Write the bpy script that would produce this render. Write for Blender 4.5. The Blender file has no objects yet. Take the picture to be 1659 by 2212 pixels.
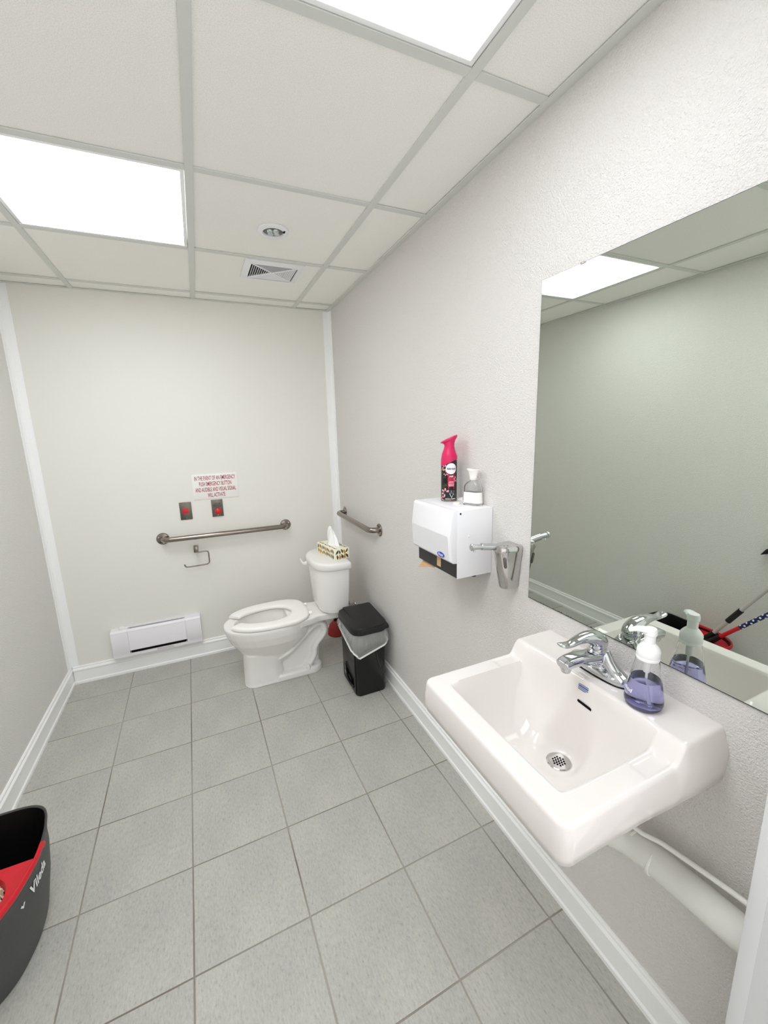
import bpy, bmesh, math, random
from mathutils import Vector, Matrix
random.seed(7)
PI = math.pi
SC = bpy.context.scene
COL = SC.collection

# ------------------------------------------------------------------ camera
cam_d = bpy.data.cameras.new('camera'); cam = bpy.data.objects.new('camera', cam_d); COL.objects.link(cam)
cam_d.sensor_fit = 'HORIZONTAL'; cam_d.sensor_width = 36.0; cam_d.lens = 19.2685
cam_d.clip_start = 0.02; cam_d.clip_end = 50
_r = Vector((0.9122, -0.4088, -0.0275)); _f = Vector((0.3959, 0.8968, -0.1977)); _f.normalize()
_r = (_r - _f * _r.dot(_f)).normalized(); _u = _r.cross(_f)
M = Matrix((( _r.x, _u.x, -_f.x, -0.9169), (_r.y, _u.y, -_f.y, 0.0363), (_r.z, _u.z, -_f.z, 1.5115), (0, 0, 0, 1)))
cam.matrix_world = M
SC.camera = cam
# ------------------------------------------------------------------ light and exposure
w = bpy.data.worlds.new('world'); SC.world = w; w.use_nodes = True
w.node_tree.nodes['Background'].inputs[0].default_value = (1.0, 0.995, 0.985, 1)
w.node_tree.nodes['Background'].inputs[1].default_value = 1.05
PANEL = 7.5
SC.view_settings.view_transform = 'Standard'; SC.view_settings.look = 'None'
SC.view_settings.exposure = 0.46; SC.view_settings.gamma = 1.0
SC.view_settings.use_curve_mapping = False
try:
    SC.cycles.use_denoising = True
    SC.cycles.max_bounces = 14; SC.cycles.diffuse_bounces = 8; SC.cycles.transmission_bounces = 12; SC.cycles.transparent_max_bounces = 16
    SC.cycles.caustics_reflective = True; SC.cycles.caustics_refractive = True
except Exception: pass

# ------------------------------------------------------------------ room numbers (metres; right wall x = 0, floor z = 0)
L = -1.786; D = 2.9564; H = 2.3121; FY = 0.282
T3, T1, T2 = -1.4623, -0.8527, -0.2431
CY = [0.3667, 0.98, 1.5932, 2.2065, 2.8198]

# ------------------------------------------------------------------ helpers
ORG = {}
def lin(c):
    return tuple(((v/255)/12.92 if v/255 <= .04045 else (((v/255)+.055)/1.055)**2.4) for v in c)
def mat(name, rgb, rough=.5, metal=0, spec=.5, **k):
    m = bpy.data.materials.new(name); m.use_nodes = True
    b = m.node_tree.nodes['Principled BSDF']
    b.inputs['Base Color'].default_value = (*lin(rgb), 1); b.inputs['Roughness'].default_value = rough
    b.inputs['Metallic'].default_value = metal; b.inputs['Specular IOR Level'].default_value = spec
    for n, v in k.items(): b.inputs[n.replace('_', ' ')].default_value = v
    return m
def coords(m, scale=(1, 1, 1), kind='Object'):
    nt = m.node_tree; tc = nt.nodes.new('ShaderNodeTexCoord'); mp = nt.nodes.new('ShaderNodeMapping')
    mp.inputs['Scale'].default_value = scale; nt.links.new(tc.outputs[kind], mp.inputs['Vector']); return mp.outputs['Vector']
def noise(m, vec, scale, detail=2, rough=.5):
    n = m.node_tree.nodes.new('ShaderNodeTexNoise'); n.inputs['Scale'].default_value = scale
    n.inputs['Detail'].default_value = detail; n.inputs['Roughness'].default_value = rough
    m.node_tree.links.new(vec, n.inputs['Vector']); return n.outputs['Fac']
def ramp(m, fac, stops):
    r = m.node_tree.nodes.new('ShaderNodeValToRGB'); m.node_tree.links.new(fac, r.inputs['Fac'])
    e = r.color_ramp.elements
    while len(e) < len(stops): e.new(.5)
    for i, (p, c) in enumerate(stops): e[i].position = p; e[i].color = (*lin(c), 1)
    return r.outputs['Color']
def bump(m, fac, strength, dist):
    nt = m.node_tree; b = nt.nodes.new('ShaderNodeBump'); b.inputs['Strength'].default_value = strength; b.inputs['Distance'].default_value = dist
    nt.links.new(fac, b.inputs['Height']); nt.links.new(b.outputs['Normal'], nt.nodes['Principled BSDF'].inputs['Normal'])
def setcol(m, out): m.node_tree.links.new(out, m.node_tree.nodes['Principled BSDF'].inputs['Base Color'])

class G:
    """collects vertices and faces of one mesh, in world coordinates"""
    def __init__(s): s.v = []; s.f = []
    def add(s, v, f):
        o = len(s.v); s.v += [tuple(p) for p in v]; s.f += [tuple(i + o for i in q) for q in f]; return s
    def box(s, x0, x1, y0, y1, z0, z1):
        v = [(x, y, z) for x in (x0, x1) for y in (y0, y1) for z in (z0, z1)]
        return s.add(v, [(0, 1, 3, 2), (4, 6, 7, 5), (0, 4, 5, 1), (2, 3, 7, 6), (0, 2, 6, 4), (1, 5, 7, 3)])
    def loft(s, rings, cap0=True, cap1=True, closed=True):
        n = len(rings[0]); v = [p for r in rings for p in r]; f = []
        for i in range(len(rings) - 1):
            for j in range(n if closed else n - 1):
                k = (j + 1) % n; f.append((i*n + j, i*n + k, (i+1)*n + k, (i+1)*n + j))
        if cap0: f.append(tuple(range(n))[::-1])
        if cap1: f.append(tuple((len(rings)-1)*n + j for j in range(n)))
        return s.add(v, f)
    def lathe(s, c, prof, n=32, axis='z', cap0=True, cap1=True, ax=None):
        """prof = [(radius, height)]; ax = direction"""
        a = Vector(ax).normalized() if ax else Vector({'x': (1, 0, 0), 'y': (0, 1, 0), 'z': (0, 0, 1)}[axis])
        e1 = a.orthogonal().normalized(); e2 = a.cross(e1); c = Vector(c)
        return s.loft([[c + a*h + (e1*math.cos(t*2*PI/n) + e2*math.sin(t*2*PI/n))*max(r, 1e-5) for t in range(n)] for r, h in prof], cap0, cap1)
    def sweep(s, path, rad, n=16, up=(0, 0, 1), cap=True, pw=1):
        """rad: one number, list of numbers or list of (across, along-up)"""
        P = [Vector(p) for p in path]; up = Vector(up); rings = []
        for i, p in enumerate(P):
            t = (P[min(i+1, len(P)-1)] - P[max(i-1, 0)]).normalized()
            a = t.cross(up)
            if a.length < 1e-3: a = t.orthogonal()
            a.normalize(); b = a.cross(t)
            r = rad[i] if isinstance(rad, (list, tuple)) else rad
            ra, rb = r if isinstance(r, (list, tuple)) else (r, r)
            sg = lambda q: math.copysign(abs(q)**pw, q)
            rings.append([p + a*ra*sg(math.cos(2*PI*k/n)) + b*rb*sg(math.sin(2*PI*k/n)) for k in range(n)])
        return s.loft(rings, cap, cap)
    def tube(s, path, r, n=12):
        """round tube with parallel-transport frames"""
        P = [Vector(p) for p in path]; rings = []; a = None
        for i, p in enumerate(P):
            t = (P[min(i+1, len(P)-1)] - P[max(i-1, 0)]).normalized()
            a = t.orthogonal() if a is None else a - t*a.dot(t)
            a.normalize(); b = t.cross(a); rr = r[i] if isinstance(r, (list, tuple)) else r
            rings.append([p + (a*math.cos(2*PI*k/n) + b*math.sin(2*PI*k/n))*rr for k in range(n)])
        return s.loft(rings)
    def prism(s, poly, ax, h0, h1):
        """poly of 2D points extruded along axis 'x' (poly = y,z), 'y' (x,z) or 'z' (x,y)"""
        mk = {'x': lambda p, h: (h, p[0], p[1]), 'y': lambda p, h: (p[0], h, p[1]), 'z': lambda p, h: (p[0], p[1], h)}[ax]
        return s.loft([[mk(p, h0) for p in poly], [mk(p, h1) for p in poly]])
def smooth_path(pts, n=6):
    """Catmull-Rom through the points"""
    P = [Vector(p) for p in pts]; P = [P[0]*2 - P[1]] + P + [P[-1]*2 - P[-2]]; out = []
    for i in range(1, len(P) - 2):
        for k in range(n):
            t = k/n; a, b, c, d = P[i-1:i+3]
            out.append(.5*((2*b) + (c-a)*t + (2*a-5*b+4*c-d)*t*t + (3*b-a-3*c+d)*t**3))
    out.append(P[-2]); return out
def rrect(cx, cy, hx, hy, r, n=5):
    p = []
    for sx, sy, a0 in ((1, 1, 0), (-1, 1, 90), (-1, -1, 180), (1, -1, 270)):
        for k in range(n + 1):
            a = math.radians(a0 + 90*k/n); p.append((cx + sx*(hx - r) + r*math.cos(a), cy + sy*(hy - r) + r*math.sin(a)))
    return p
def ring(poly, z): return [(x, y, z) for x, y in poly]

def mesh_from(name, g, bev=0, seg=2, sharp=35, smooth=True):
    bm = bmesh.new(); vs = [bm.verts.new(p) for p in g.v]
    for q in g.f:
        try: bm.faces.new([vs[i] for i in q])
        except ValueError: pass
    bmesh.ops.recalc_face_normals(bm, faces=bm.faces)
    if bev:
        es = [e for e in bm.edges if len(e.link_faces) == 2 and e.calc_face_angle(0) > .5]
        bmesh.ops.bevel(bm, geom=es, offset=bev, segments=seg, profile=.5, affect='EDGES', clamp_overlap=True)
    me = bpy.data.meshes.new(name); bm.to_mesh(me); bm.free()
    if smooth:
        me.shade_smooth(); me.set_sharp_from_angle(angle=math.radians(sharp))
    return me
def link(name, me, m, parent=None, origin=None):
    """link a mesh whose vertices are in world coordinates; its origin goes to its base centre"""
    if origin is None:
        n = len(me.vertices); co = [0.0]*(3*n); me.vertices.foreach_get('co', co)
        xs, ys, zs = co[0::3], co[1::3], co[2::3]
        origin = Vector(((min(xs)+max(xs))/2, (min(ys)+max(ys))/2, min(zs)))
    origin = Vector(origin); me.transform(Matrix.Translation(-origin))
    o = bpy.data.objects.new(name, me); COL.objects.link(o); ORG[o.name] = origin
    if m: me.materials.append(m)
    if parent: o.parent = parent; o.location = origin - ORG[parent.name]
    else: o.location = origin
    return o
def obj(name, g, m, parent=None, bev=0, seg=2, sharp=35, smooth=True, origin=None):
    return link(name, mesh_from(name, g, bev, seg, sharp, smooth), m, parent, origin)
def tag(o, label, cat, group=None):
    o['label'] = label; o['category'] = cat
    if group: o['group'] = group
    return o
def thing(name, loc, label, cat, group=None):
    o = bpy.data.objects.new(name, None); COL.objects.link(o); o.location = loc; ORG[o.name] = Vector(loc)
    o.empty_display_size = .05
    return tag(o, label, cat, group)
def structure(o): o['kind'] = 'structure'; return o
def remeshed(name, g, m, voxel, parent=None, iters=6, fac=.5, origin=None, sharp=180):
    """union of closed pieces as one continuous smooth body"""
    me = mesh_from(name, g, smooth=False); t = bpy.data.objects.new('tmp', me); COL.objects.link(t)
    md = t.modifiers.new('r', 'REMESH'); md.mode = 'VOXEL'; md.voxel_size = voxel
    ms = t.modifiers.new('s', 'SMOOTH'); ms.iterations = iters; ms.factor = fac
    dg = bpy.context.evaluated_depsgraph_get(); dg.update()
    out = bpy.data.meshes.new_from_object(t.evaluated_get(dg)); bpy.data.objects.remove(t)
    out.name = name; out.shade_smooth()
    return link(name, out, m, parent, origin)
FONT_CACHE = {}
def text_mesh(s, size, sx=1, bold=0, shear=0, lh=1.0, align='CENTER', depth=0):
    c = bpy.data.curves.new('t', 'FONT'); c.body = s; c.size = size; c.align_x = align; c.align_y = 'CENTER'
    c.offset = bold; c.shear = shear; c.space_line = lh; c.resolution_u = 3; c.extrude = depth
    o = bpy.data.objects.new('t', c); COL.objects.link(o)
    dg = bpy.context.evaluated_depsgraph_get(); dg.update()
    me = bpy.data.meshes.new_from_object(o.evaluated_get(dg)); bpy.data.objects.remove(o)
    for v in me.vertices: v.co.x *= sx
    return me
def text_on(name, s, size, m, parent, fn, **k):
    """lettering laid on a surface: fn maps (tx, ty) to a point"""
    me = text_mesh(s, size, **k)
    for v in me.vertices: v.co = Vector(fn(v.co.x, v.co.y))
    return link(name, me, m, parent)
def plane_fn(o, ex, ey, eps=.0006):
    o = Vector(o); ex = Vector(ex).normalized(); ey = Vector(ey).normalized(); n = ex.cross(ey)
    return lambda x, y: o + ex*x + ey*y + n*eps

# ------------------------------------------------------------------ materials
def wall_mat(name, rgb, scale, strength, dist):
    m = mat(name, rgb, .62, spec=.25); v = coords(m); n1 = noise(m, v, scale, 3, .55); bump(m, n1, strength, dist); return m
M_right = wall_mat('textured_wall_paint', (231, 228, 225), 250, .95, .0055)
M_left = wall_mat('textured_wall_paint_left', (232, 231, 226), 250, .95, .005)
M_back = wall_mat('smooth_wall_panel', (234, 233, 227), 60, .12, .002)
M_trim = mat('white_trim_plastic', (248, 249, 250), .35)
M_jamb = mat('door_frame_paint', (218, 219, 221), .4)
M_base = mat('white_baseboard_paint', (248, 249, 249), .35)
M_tee = mat('ceiling_tee_metal', (214, 216, 212), .45)
M_tile = mat('ceiling_tile_board', (233, 230, 222), .85, spec=.1)
_v = coords(M_tile); _n = noise(M_tile, _v, 420, 2, .6); setcol(M_tile, ramp(M_tile, _n, [(.25, (232, 230, 224)), (.6, (251, 250, 246))])); bump(M_tile, _n, .35, .002)
def lit(strength):
    m = bpy.data.materials.new('lit_diffuser'); m.use_nodes = True
    nt = m.node_tree; nt.nodes.clear(); e = nt.nodes.new('ShaderNodeEmission'); o = nt.nodes.new('ShaderNodeOutputMaterial')
    e.inputs[0].default_value = (.95, .97, 1.0, 1); e.inputs[1].default_value = strength; nt.links.new(e.outputs[0], o.inputs[0]); return m
M_grout = mat('floor_grout', (128, 118, 108), .85, spec=.2)
_v = coords(M_grout); setcol(M_grout, ramp(M_grout, noise(M_grout, _v, 2.2, 2), [(.3, (122, 112, 102)), (.65, (170, 164, 155))]))
def floor_mat():
    m = mat('grey_floor_tile', (188, 188, 183), .42, spec=.35); nt = m.node_tree
    v = coords(m, (1, .34, 1)); oi = nt.nodes.new('ShaderNodeObjectInfo')
    add = nt.nodes.new('ShaderNodeVectorMath'); add.operation = 'MULTIPLY_ADD'
    add.inputs[1].default_value = (1, 1, 1); nt.links.new(v, add.inputs[0])
    cmb = nt.nodes.new('ShaderNodeCombineXYZ'); mul = nt.nodes.new('ShaderNodeMath'); mul.operation = 'MULTIPLY'; mul.inputs[1].default_value = 37
    nt.links.new(oi.outputs['Random'], mul.inputs[0]); nt.links.new(mul.outputs[0], cmb.inputs[0]); nt.links.new(mul.outputs[0], cmb.inputs[1]); nt.links.new(cmb.outputs[0], add.inputs[2])
    vec = add.outputs[0]
    a = ramp(m, noise(m, vec, 170, 6, .75), [(.28, (140, 140, 136)), (.42, (180, 180, 175)), (.56, (190, 190, 184)), (.75, (202, 202, 196))])
    b = ramp(m, noise(m, v, 7, 3, .6), [(.3, (236, 236, 238)), (.7, (255, 253, 248))])
    mx = nt.nodes.new('ShaderNodeMix'); mx.data_type = 'RGBA'; mx.blend_type = 'MULTIPLY'; mx.inputs[0].default_value = 1
    nt.links.new(a, mx.inputs[6]); nt.links.new(b, mx.inputs[7]); setcol(m, mx.outputs[2])
    bump(m, noise(m, vec, 90, 3), .12, .001); return m
M_floor = floor_mat()
M_ceramic = mat('white_ceramic', (238, 236, 234), .07, spec=.55)
M_sink = mat('sink_ceramic', (226, 221, 218), .08, spec=.55)
M_seat = mat('white_seat_plastic', (247, 245, 242), .28)
M_chrome = mat('chrome', (204, 206, 208), .05, 1)
M_chrome_soft = mat('polished_steel', (200, 198, 196), .14, 1)
M_steel = mat('brushed_steel', (150, 141, 133), .2, 1)
M_plate = mat('brushed_plate_steel', (122, 116, 108), .38, 1)
M_white = mat('white_enamel', (240, 240, 244), .3)
M_heater = mat('white_heater_enamel', (238, 236, 242), .4)
M_black = mat('black_plastic', (14, 14, 14), .42); bump(M_black, noise(M_black, coords(M_black), 500, 2), .3, .001)
M_blackgloss = mat('glossy_black_plastic', (8, 9, 11), .22)
M_dark = mat('dark_cavity', (16, 16, 17), .8, spec=.1)
M_charcoal = mat('charcoal_plastic', (72, 74, 74), .48); bump(M_charcoal, noise(M_charcoal, coords(M_charcoal), 260, 3), .35, .001)
M_red = mat('red_plastic', (205, 24, 40), .38)
M_redbtn = mat('red_button_plastic', (205, 30, 44), .3)
M_redink = mat('dark_red_ink', (164, 26, 38), .5)
M_blackink = mat('black_ink', (25, 24, 24), .5)
M_blueink = mat('blue_ink', (70, 92, 160), .5)
M_whiteink = mat('white_ink', (246, 246, 248), .5)
M_navy = mat('navy_ink', (28, 36, 92), .5)
M_sign = mat('white_sign_plastic', (243, 241, 238), .4)
M_pink = mat('crimson_pink_cap', (212, 22, 92), .3)
M_crim = mat('crimson_label', (196, 22, 70), .35)
M_canblack = mat('black_can_label', (22, 20, 24), .3)
_v = coords(M_canblack); setcol(M_canblack, ramp(M_canblack, noise(M_canblack, _v, 60, 3), [(.55, (18, 17, 22)), (.7, (78, 74, 48)), (.8, (150, 140, 86))]))
M_petal = mat('pink_petal_ink', (240, 170, 185), .4)
M_gold = mat('gold_ink', (176, 140, 70), .4)
M_mirror = mat('mirror_silver', (208, 214, 206), 0.0, 1)
M_mirror_edge = mat('mirror_edge_glass', (70, 76, 72), .15)
M_pipe = mat('white_pipe_insulation', (218, 218, 212), .6); bump(M_pipe, noise(M_pipe, coords(M_pipe), 40, 2), .25, .003)
M_tubew = mat('white_tube', (232, 232, 226), .4)
M_paper = mat('brown_paper_towel', (206, 170, 132), .85, spec=.1)
M_tissue = mat('white_tissue', (252, 252, 252), .9, spec=.1)
M_clear = mat('clear_plastic', (255, 255, 255), .02, Transmission_Weight=1.0, IOR=1.3)
M_glass = mat('clear_glass', (250, 252, 252), .01, Transmission_Weight=1.0, IOR=1.35)
M_liquid = mat('lavender_liquid_soap', (196, 196, 249), .02, Transmission_Weight=1.0, IOR=1.33)
M_pump = mat('translucent_white_pump', (250, 250, 252), .3, Subsurface_Weight=.3, Subsurface_Radius=(.01, .01, .01))
M_wood = mat('pale_wood_handle', (206, 170, 130), .6)
M_rubber = mat('red_rubber', (150, 34, 30), .5)
M_grey = mat('light_grey_pole', (196, 190, 186), .4)
M_string = mat('mop_string', (226, 216, 192), .9, spec=.1)
M_lens = mat('frosted_lens', (190, 200, 198), .12, .6)
M_green = mat('dark_green_ink', (70, 72, 38), .5)
M_ochre = mat('ochre_ink', (196, 150, 62), .5)
M_box = mat('cream_card', (246, 243, 222), .6)
M_bag = mat('translucent_bin_liner', (232, 234, 232), .25, spec=.6)
_nt = M_bag.node_tree; _tr = _nt.nodes.new('ShaderNodeBsdfTransparent'); _mx = _nt.nodes.new('ShaderNodeMixShader'); _mx.inputs[0].default_value = .34
_nt.links.new(_tr.outputs[0], _mx.inputs[1]); _nt.links.new(_nt.nodes['Principled BSDF'].outputs[0], _mx.inputs[2])
_nt.links.new(_mx.outputs[0], [n for n in _nt.nodes if n.type == 'OUTPUT_MATERIAL'][0].inputs[0])
bump(M_bag, noise(M_bag, coords(M_bag, (1, 1, .5)), 26, 3), .8, .02)
M_bagedge = mat('bin_liner_hem', (226, 230, 226), .35)

# ------------------------------------------------------------------ floor
fl = structure(obj('floor', G().box(L - .06, .06, -.62, D + .06, -.08, -.0025), M_grout, smooth=False))
def clip(poly, a, b, c):          # keep a*x+b*y <= c
    out = []
    for i in range(len(poly)):
        p, q = poly[i], poly[(i+1) % len(poly)]; dp, dq = a*p[0]+b*p[1]-c, a*q[0]+b*q[1]-c
        if dp <= 0: out.append(p)
        if dp*dq < 0:
            t = dp/(dp-dq); out.append((p[0]+(q[0]-p[0])*t, p[1]+(q[1]-p[1])*t))
    return out
FTX, FTY, FB, FR, ROT = .3366, .3348, -1.1082, 2.4194, .0168
GAP = .0023
for i in range(-4, 6):
    for j in range(-4, 12):
        q = []
        for a, b in ((0, 0), (1, 0), (1, 1), (0, 1)):
            X = FB + (i + a)*FTX + (GAP if a == 0 else -GAP); Y = FR - (j + b)*FTY + (-GAP if b == 0 else GAP)
            q.append((X - ROT*(Y - FR), Y + ROT*(X - FB)))
        for hp in ((1, 0, -.001), (-1, 0, -L - .001), (0, 1, D - .001), (0, -1, .6)):
            q = clip(q, *hp)
            if len(q) < 3: break
        if len(q) < 3: continue
        cx = sum(p[0] for p in q)/len(q); cy = sum(p[1] for p in q)/len(q)
        inner = [(x + (cx-x)*.008, y + (cy-y)*.008) for x, y in q]
        g = G().loft([ring(q, -.006), ring(q, -.0009), ring(inner, 0)], cap0=False)
        obj('floor_tile', g, M_floor, fl, sharp=20)

# ------------------------------------------------------------------ walls
structure(obj('wall_right', G().box(0, .1, FY - .12, D + .1, -.02, H + .1), M_right, smooth=False))
structure(obj('wall_left', G().box(L - .1, L, -.62, D + .1, -.02, H + .1), M_left, smooth=False))
structure(obj('wall_back', G().box(L - .1, .1, D, D + .1, -.02, H + .1), M_back, smooth=False))
DX0, DX1, DH = -1.16, -.12, 2.06
structure(obj('wall_front', G().box(DX1 + .012, 0, FY - .12, FY, 0, H + .05).box(L, DX0 - .012, FY - .12, FY, 0, H + .05).box(DX0 - .012, DX1 + .012, FY - .12, FY, DH + .012, H + .05), M_left, smooth=False))
dr = structure(obj('door_1', G().box(DX1, DX1 + .012, FY - .122, FY + .002, 0, DH).box(DX0 - .012, DX0, FY - .122, FY + .002, 0, DH).box(DX0 - .012, DX1 + .012, FY - .122, FY + .002, DH, DH + .012), M_jamb, bev=.001))
obj('casing', G().box(DX1 - .0005, DX1 + .03, FY, FY + .026, 0, DH + .03).box(DX0 - .05, DX0 + .0005, FY, FY + .026, 0, DH + .03).box(DX0, DX1, FY, FY + .026, DH, DH + .03), M_jamb, dr, bev=.003)
obj('door_stop', G().box(DX1 - .012, DX1, FY - .1, FY - .045, 0, DH).box(DX0, DX0 + .012, FY - .1, FY - .045, 0, DH).box(DX0, DX1, FY - .1, FY - .045, DH - .012, DH), M_jamb, dr, bev=.002)

PROF = [(0, 0), (.015, 0), (.015, .014), (.0105, .020), (.0105, .082), (.0145, .087), (.0145, .095), (.0085, .103), (.0085, .111), (.006, .115), (0, .115)]
structure(obj('baseboard_right', G().loft([[(-a, y, z) for a, z in PROF] for y in (FY + .027, D - .001)]), M_base, sharp=25))
structure(obj('baseboard_left', G().loft([[(L + a, y, z) for a, z in PROF] for y in (FY + .001, D - .001)]), M_base, sharp=25))
structure(obj('baseboard_back', G().loft([[(x, D - a, z) for a, z in PROF] for x in (L + .0155, -.0155)]), M_base, sharp=25))
def corner(name, sx, x):
    g = G().prism([(x + sx*a, D - b) for a, b in ((0, 0), (.046, 0), (.046, .004), (.042, .005), (.041, .003), (.012, .004), (.006, .010), (.003, .016), (.003, .040), (.004, .042), (.0035, .045), (0, .045))], 'z', .115, H - .002)
    structure(obj(name, g, M_trim, sharp=25))
corner('trim_1', -1, 0); corner('trim_2', 1, L)

# ------------------------------------------------------------------ suspended ceiling
ce = structure(obj('ceiling', G().box(L - .05, .05, FY - .1, D + .05, H + .03, H + .06), M_tee, smooth=False))
TW = .0125
xs = [L, T3, T1, T2, 0]; ys = [FY] + CY + [D]
LIGHTS = {(1, 0), (1, 2), (2, 0)}       # (column, row) cells taken by light panels (row = index of lower edge)
LIGHTS = {(1, 1), (2, 1), (1, 3)}
for i in range(4):
    for j in range(len(ys) - 1):
        if (i, j) in LIGHTS: continue
        a, b, c, d = xs[i] + .004, xs[i+1] - .004, ys[j] + .004, ys[j+1] - .004
        dz = random.uniform(0, .0012)
        g = G().box(a, b, c, d, H + .0045 + dz, H + .018)
        if (i, j) == (2, 3):   # hole-free board; the downlight and the vent sit below its face
            pass
        obj('ceiling_tile', g, M_tile, ce, bev=.0015, seg=1)
def tee(x0, x1, y0, y1): obj('ceiling_tee', G().box(x0, x1, y0, y1, H, H + .0042), M_tee, ce, bev=.0006, seg=1)
for x in (T3, T1, T2): tee(x - TW, x + TW, FY, D)
for y in CY:
    for i in range(4):
        tee(xs[i] + (TW if i else .022), xs[i+1] - (TW if i < 3 else .022), y - TW, y + TW)
def angle(name, x0, x1, y0, y1): structure(obj(name, G().box(x0, x1, y0, y1, H - .0012, H + .003), M_tee, smooth=False))
angle('trim_3', -.024, 0, FY, D); angle('trim_4', L, L + .024, FY, D); angle('trim_5', L + .024, -.024, D - .012, D)

def panel(i, j, label, m):
    a, b, c, d = xs[i] + .015, xs[i+1] - .015, ys[j] + .015, ys[j+1] - .015
    t = thing('ceiling_light', ((a+b)/2, (c+d)/2, H), label, 'light', 'square ceiling light panels')
    fr = G()
    w_ = .012
    for q in ((a, b, c, c + w_), (a, b, d - w_, d), (a, a + w_, c + w_, d - w_), (b - w_, b, c + w_, d - w_)): fr.box(*q, H + .001, H + .022)
    obj('frame', fr, M_trim, t, bev=.001)
    obj('diffuser', G().box(a + w_, b - w_, c + w_, d - w_, H + .010, H + .016), m, t, smooth=False)
panel(2, 1, 'glowing square ceiling light panel nearest the mirror', lit(PANEL*.55))
panel(1, 3, 'glowing square ceiling light panel beside the small round downlight', lit(PANEL*1.05))
panel(1, 1, 'glowing square ceiling light panel seen only in the mirror top corner', lit(PANEL))

# downlight
t = thing('recessed_downlight', (-.545, 1.918, H + .0045), 'small round recessed downlight with white ring in the ceiling tile', 'light')
obj('trim_ring', G().lathe((-.545, 1.918, 0), [(.062, H + .0045), (.062, H - .002), (.055, H - .006), (.043, H - .005), (.040, H + .002)], 40, cap0=False, cap1=False), M_white, t)
obj('lamp', G().lathe((-.545, 1.918, 0), [(.0415, H + .002), (.036, H - .0012), (.0005, H - .002)], 32, cap0=False), mat('dark_reflector', (92, 98, 96), .25, .8), t)
for k in range(4):
    a = k*PI/2 + .5; obj('lens', G().lathe((-.545 + .017*math.cos(a), 1.918 + .017*math.sin(a), 0), [(.013, H - .0015), (.011, H - .006), (.005, H - .008), (.0003, H - .008)], 16), M_lens, t)
obj('catch', G().box(-.509, -.503, 1.883, 1.899, H - .008, H - .003), M_dark, t)
# square air vent
vx0, vx1, vy0, vy1 = -.622, -.338, 2.226, 2.482
vcx, vcy, vz = (vx0+vx1)/2, (vy0+vy1)/2, H + .0045
t = thing('air_vent', (vcx, vcy, vz), 'square white air vent with four triangular louvre fields in the ceiling', 'vent')
g = G(); ip = rrect(vcx, vcy, .112, .098, .002, 1); op = rrect(vcx, vcy, .142, .128, .003, 1)
g.loft([ring(op, vz), ring(op, vz - .006), ring(ip, vz - .014), ring(ip, vz - .002)], cap0=False, cap1=False)
obj('frame', g, M_white, t, sharp=20)
obj('backing', G().box(vcx - .112, vcx + .112, vcy - .098, vcy + .098, vz - .0015, vz - .0005), M_dark, t, smooth=False)
g = G()
for sx, sy in ((1, 1), (1, -1)):
    g.sweep([(vcx - .112*sx, vcy - .098*sy, vz - .010), (vcx + .112*sx, vcy + .098*sy, vz - .010)], (.005, .004), 4)
obj('cross_rib', g, M_white, t, smooth=False)
for s in (-1, 1):
    for k in range(10):
        u = .012 + k*.0102; hv = max(.002, (u - .008)*.098/.112)
        tilt = -.006 if s < 0 else .007
        v = [(vcx + s*u, vcy - hv, vz - .013), (vcx + s*u, vcy + hv, vz - .013), (vcx + s*(u + .0015) , vcy + hv, vz - .013), (vcx + s*(u + .0015), vcy - hv, vz - .013)]
        w2 = [(x - s*.0085, y, vz - .003) for x, y, z in v]
        obj('louvre', G().loft([v, w2]), M_white, t, smooth=False)
    for k in range(9):
        u = .010 + k*.0102; hv = max(.002, (u - .008)*.112/.098)
        y0 = vcy + s*u
        v = [(vcx - hv, y0, vz - .013), (vcx + hv, y0, vz - .013), (vcx + hv, y0 + .0015, vz - .013), (vcx - hv, y0 + .0015, vz - .013)]
        w2 = [(x, y - s*.0085, vz - .003) for x, y, z in v]
        obj('louvre', G().loft([v, w2]), M_white, t, smooth=False)

# ------------------------------------------------------------------ mirror
MY0, MY1, MZ0, MZ1 = .33, .979, .974, 1.899
t = thing('wall_mirror', (-.004, (MY0+MY1)/2, MZ0), 'large frameless rectangular mirror above the sink', 'mirror')
obj('backing', G().box(-.0045, -.0002, MY0, MY1 + .0016, MZ0 - .0022, MZ1 + .0008), M_mirror_edge, t, smooth=False)
obj('glass', G().add([(-.0062, MY0 + .001, MZ0 + .001), (-.0062, MY1 - .001, MZ0 + .001), (-.0062, MY1 - .001, MZ1 - .001), (-.0062, MY0 + .001, MZ1 - .001), (-.0046, MY0, MZ0), (-.0046, MY1, MZ0), (-.0046, MY1, MZ1), (-.0046, MY0, MZ1)], [(0, 1, 2, 3), (4, 5, 1, 0), (5, 6, 2, 1), (6, 7, 3, 2), (7, 4, 0, 3), (7, 6, 5, 4)]), M_mirror, t, smooth=False)
for y, z0, z1 in ((.845, MZ1 - .003, MZ1 + .002), (.60, MZ0 - .004, MZ0 + .005)):
    obj('clip', G().box(-.0085, 0, y - .007, y + .007, z0, z1), M_chrome_soft, t, bev=.001)
g = G()
for k in range(26):
    y = random.uniform(.62, .97); r = random.uniform(.0005, .0016); g.lathe((-.0064, y, MZ0 + random.uniform(0, .0022)), [(r, 0), (r*.3, -.0004)], 7, 'x')
o = obj('worn_edge', g, M_dark, t, smooth=False); o['kind'] = 'stuff'

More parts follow.
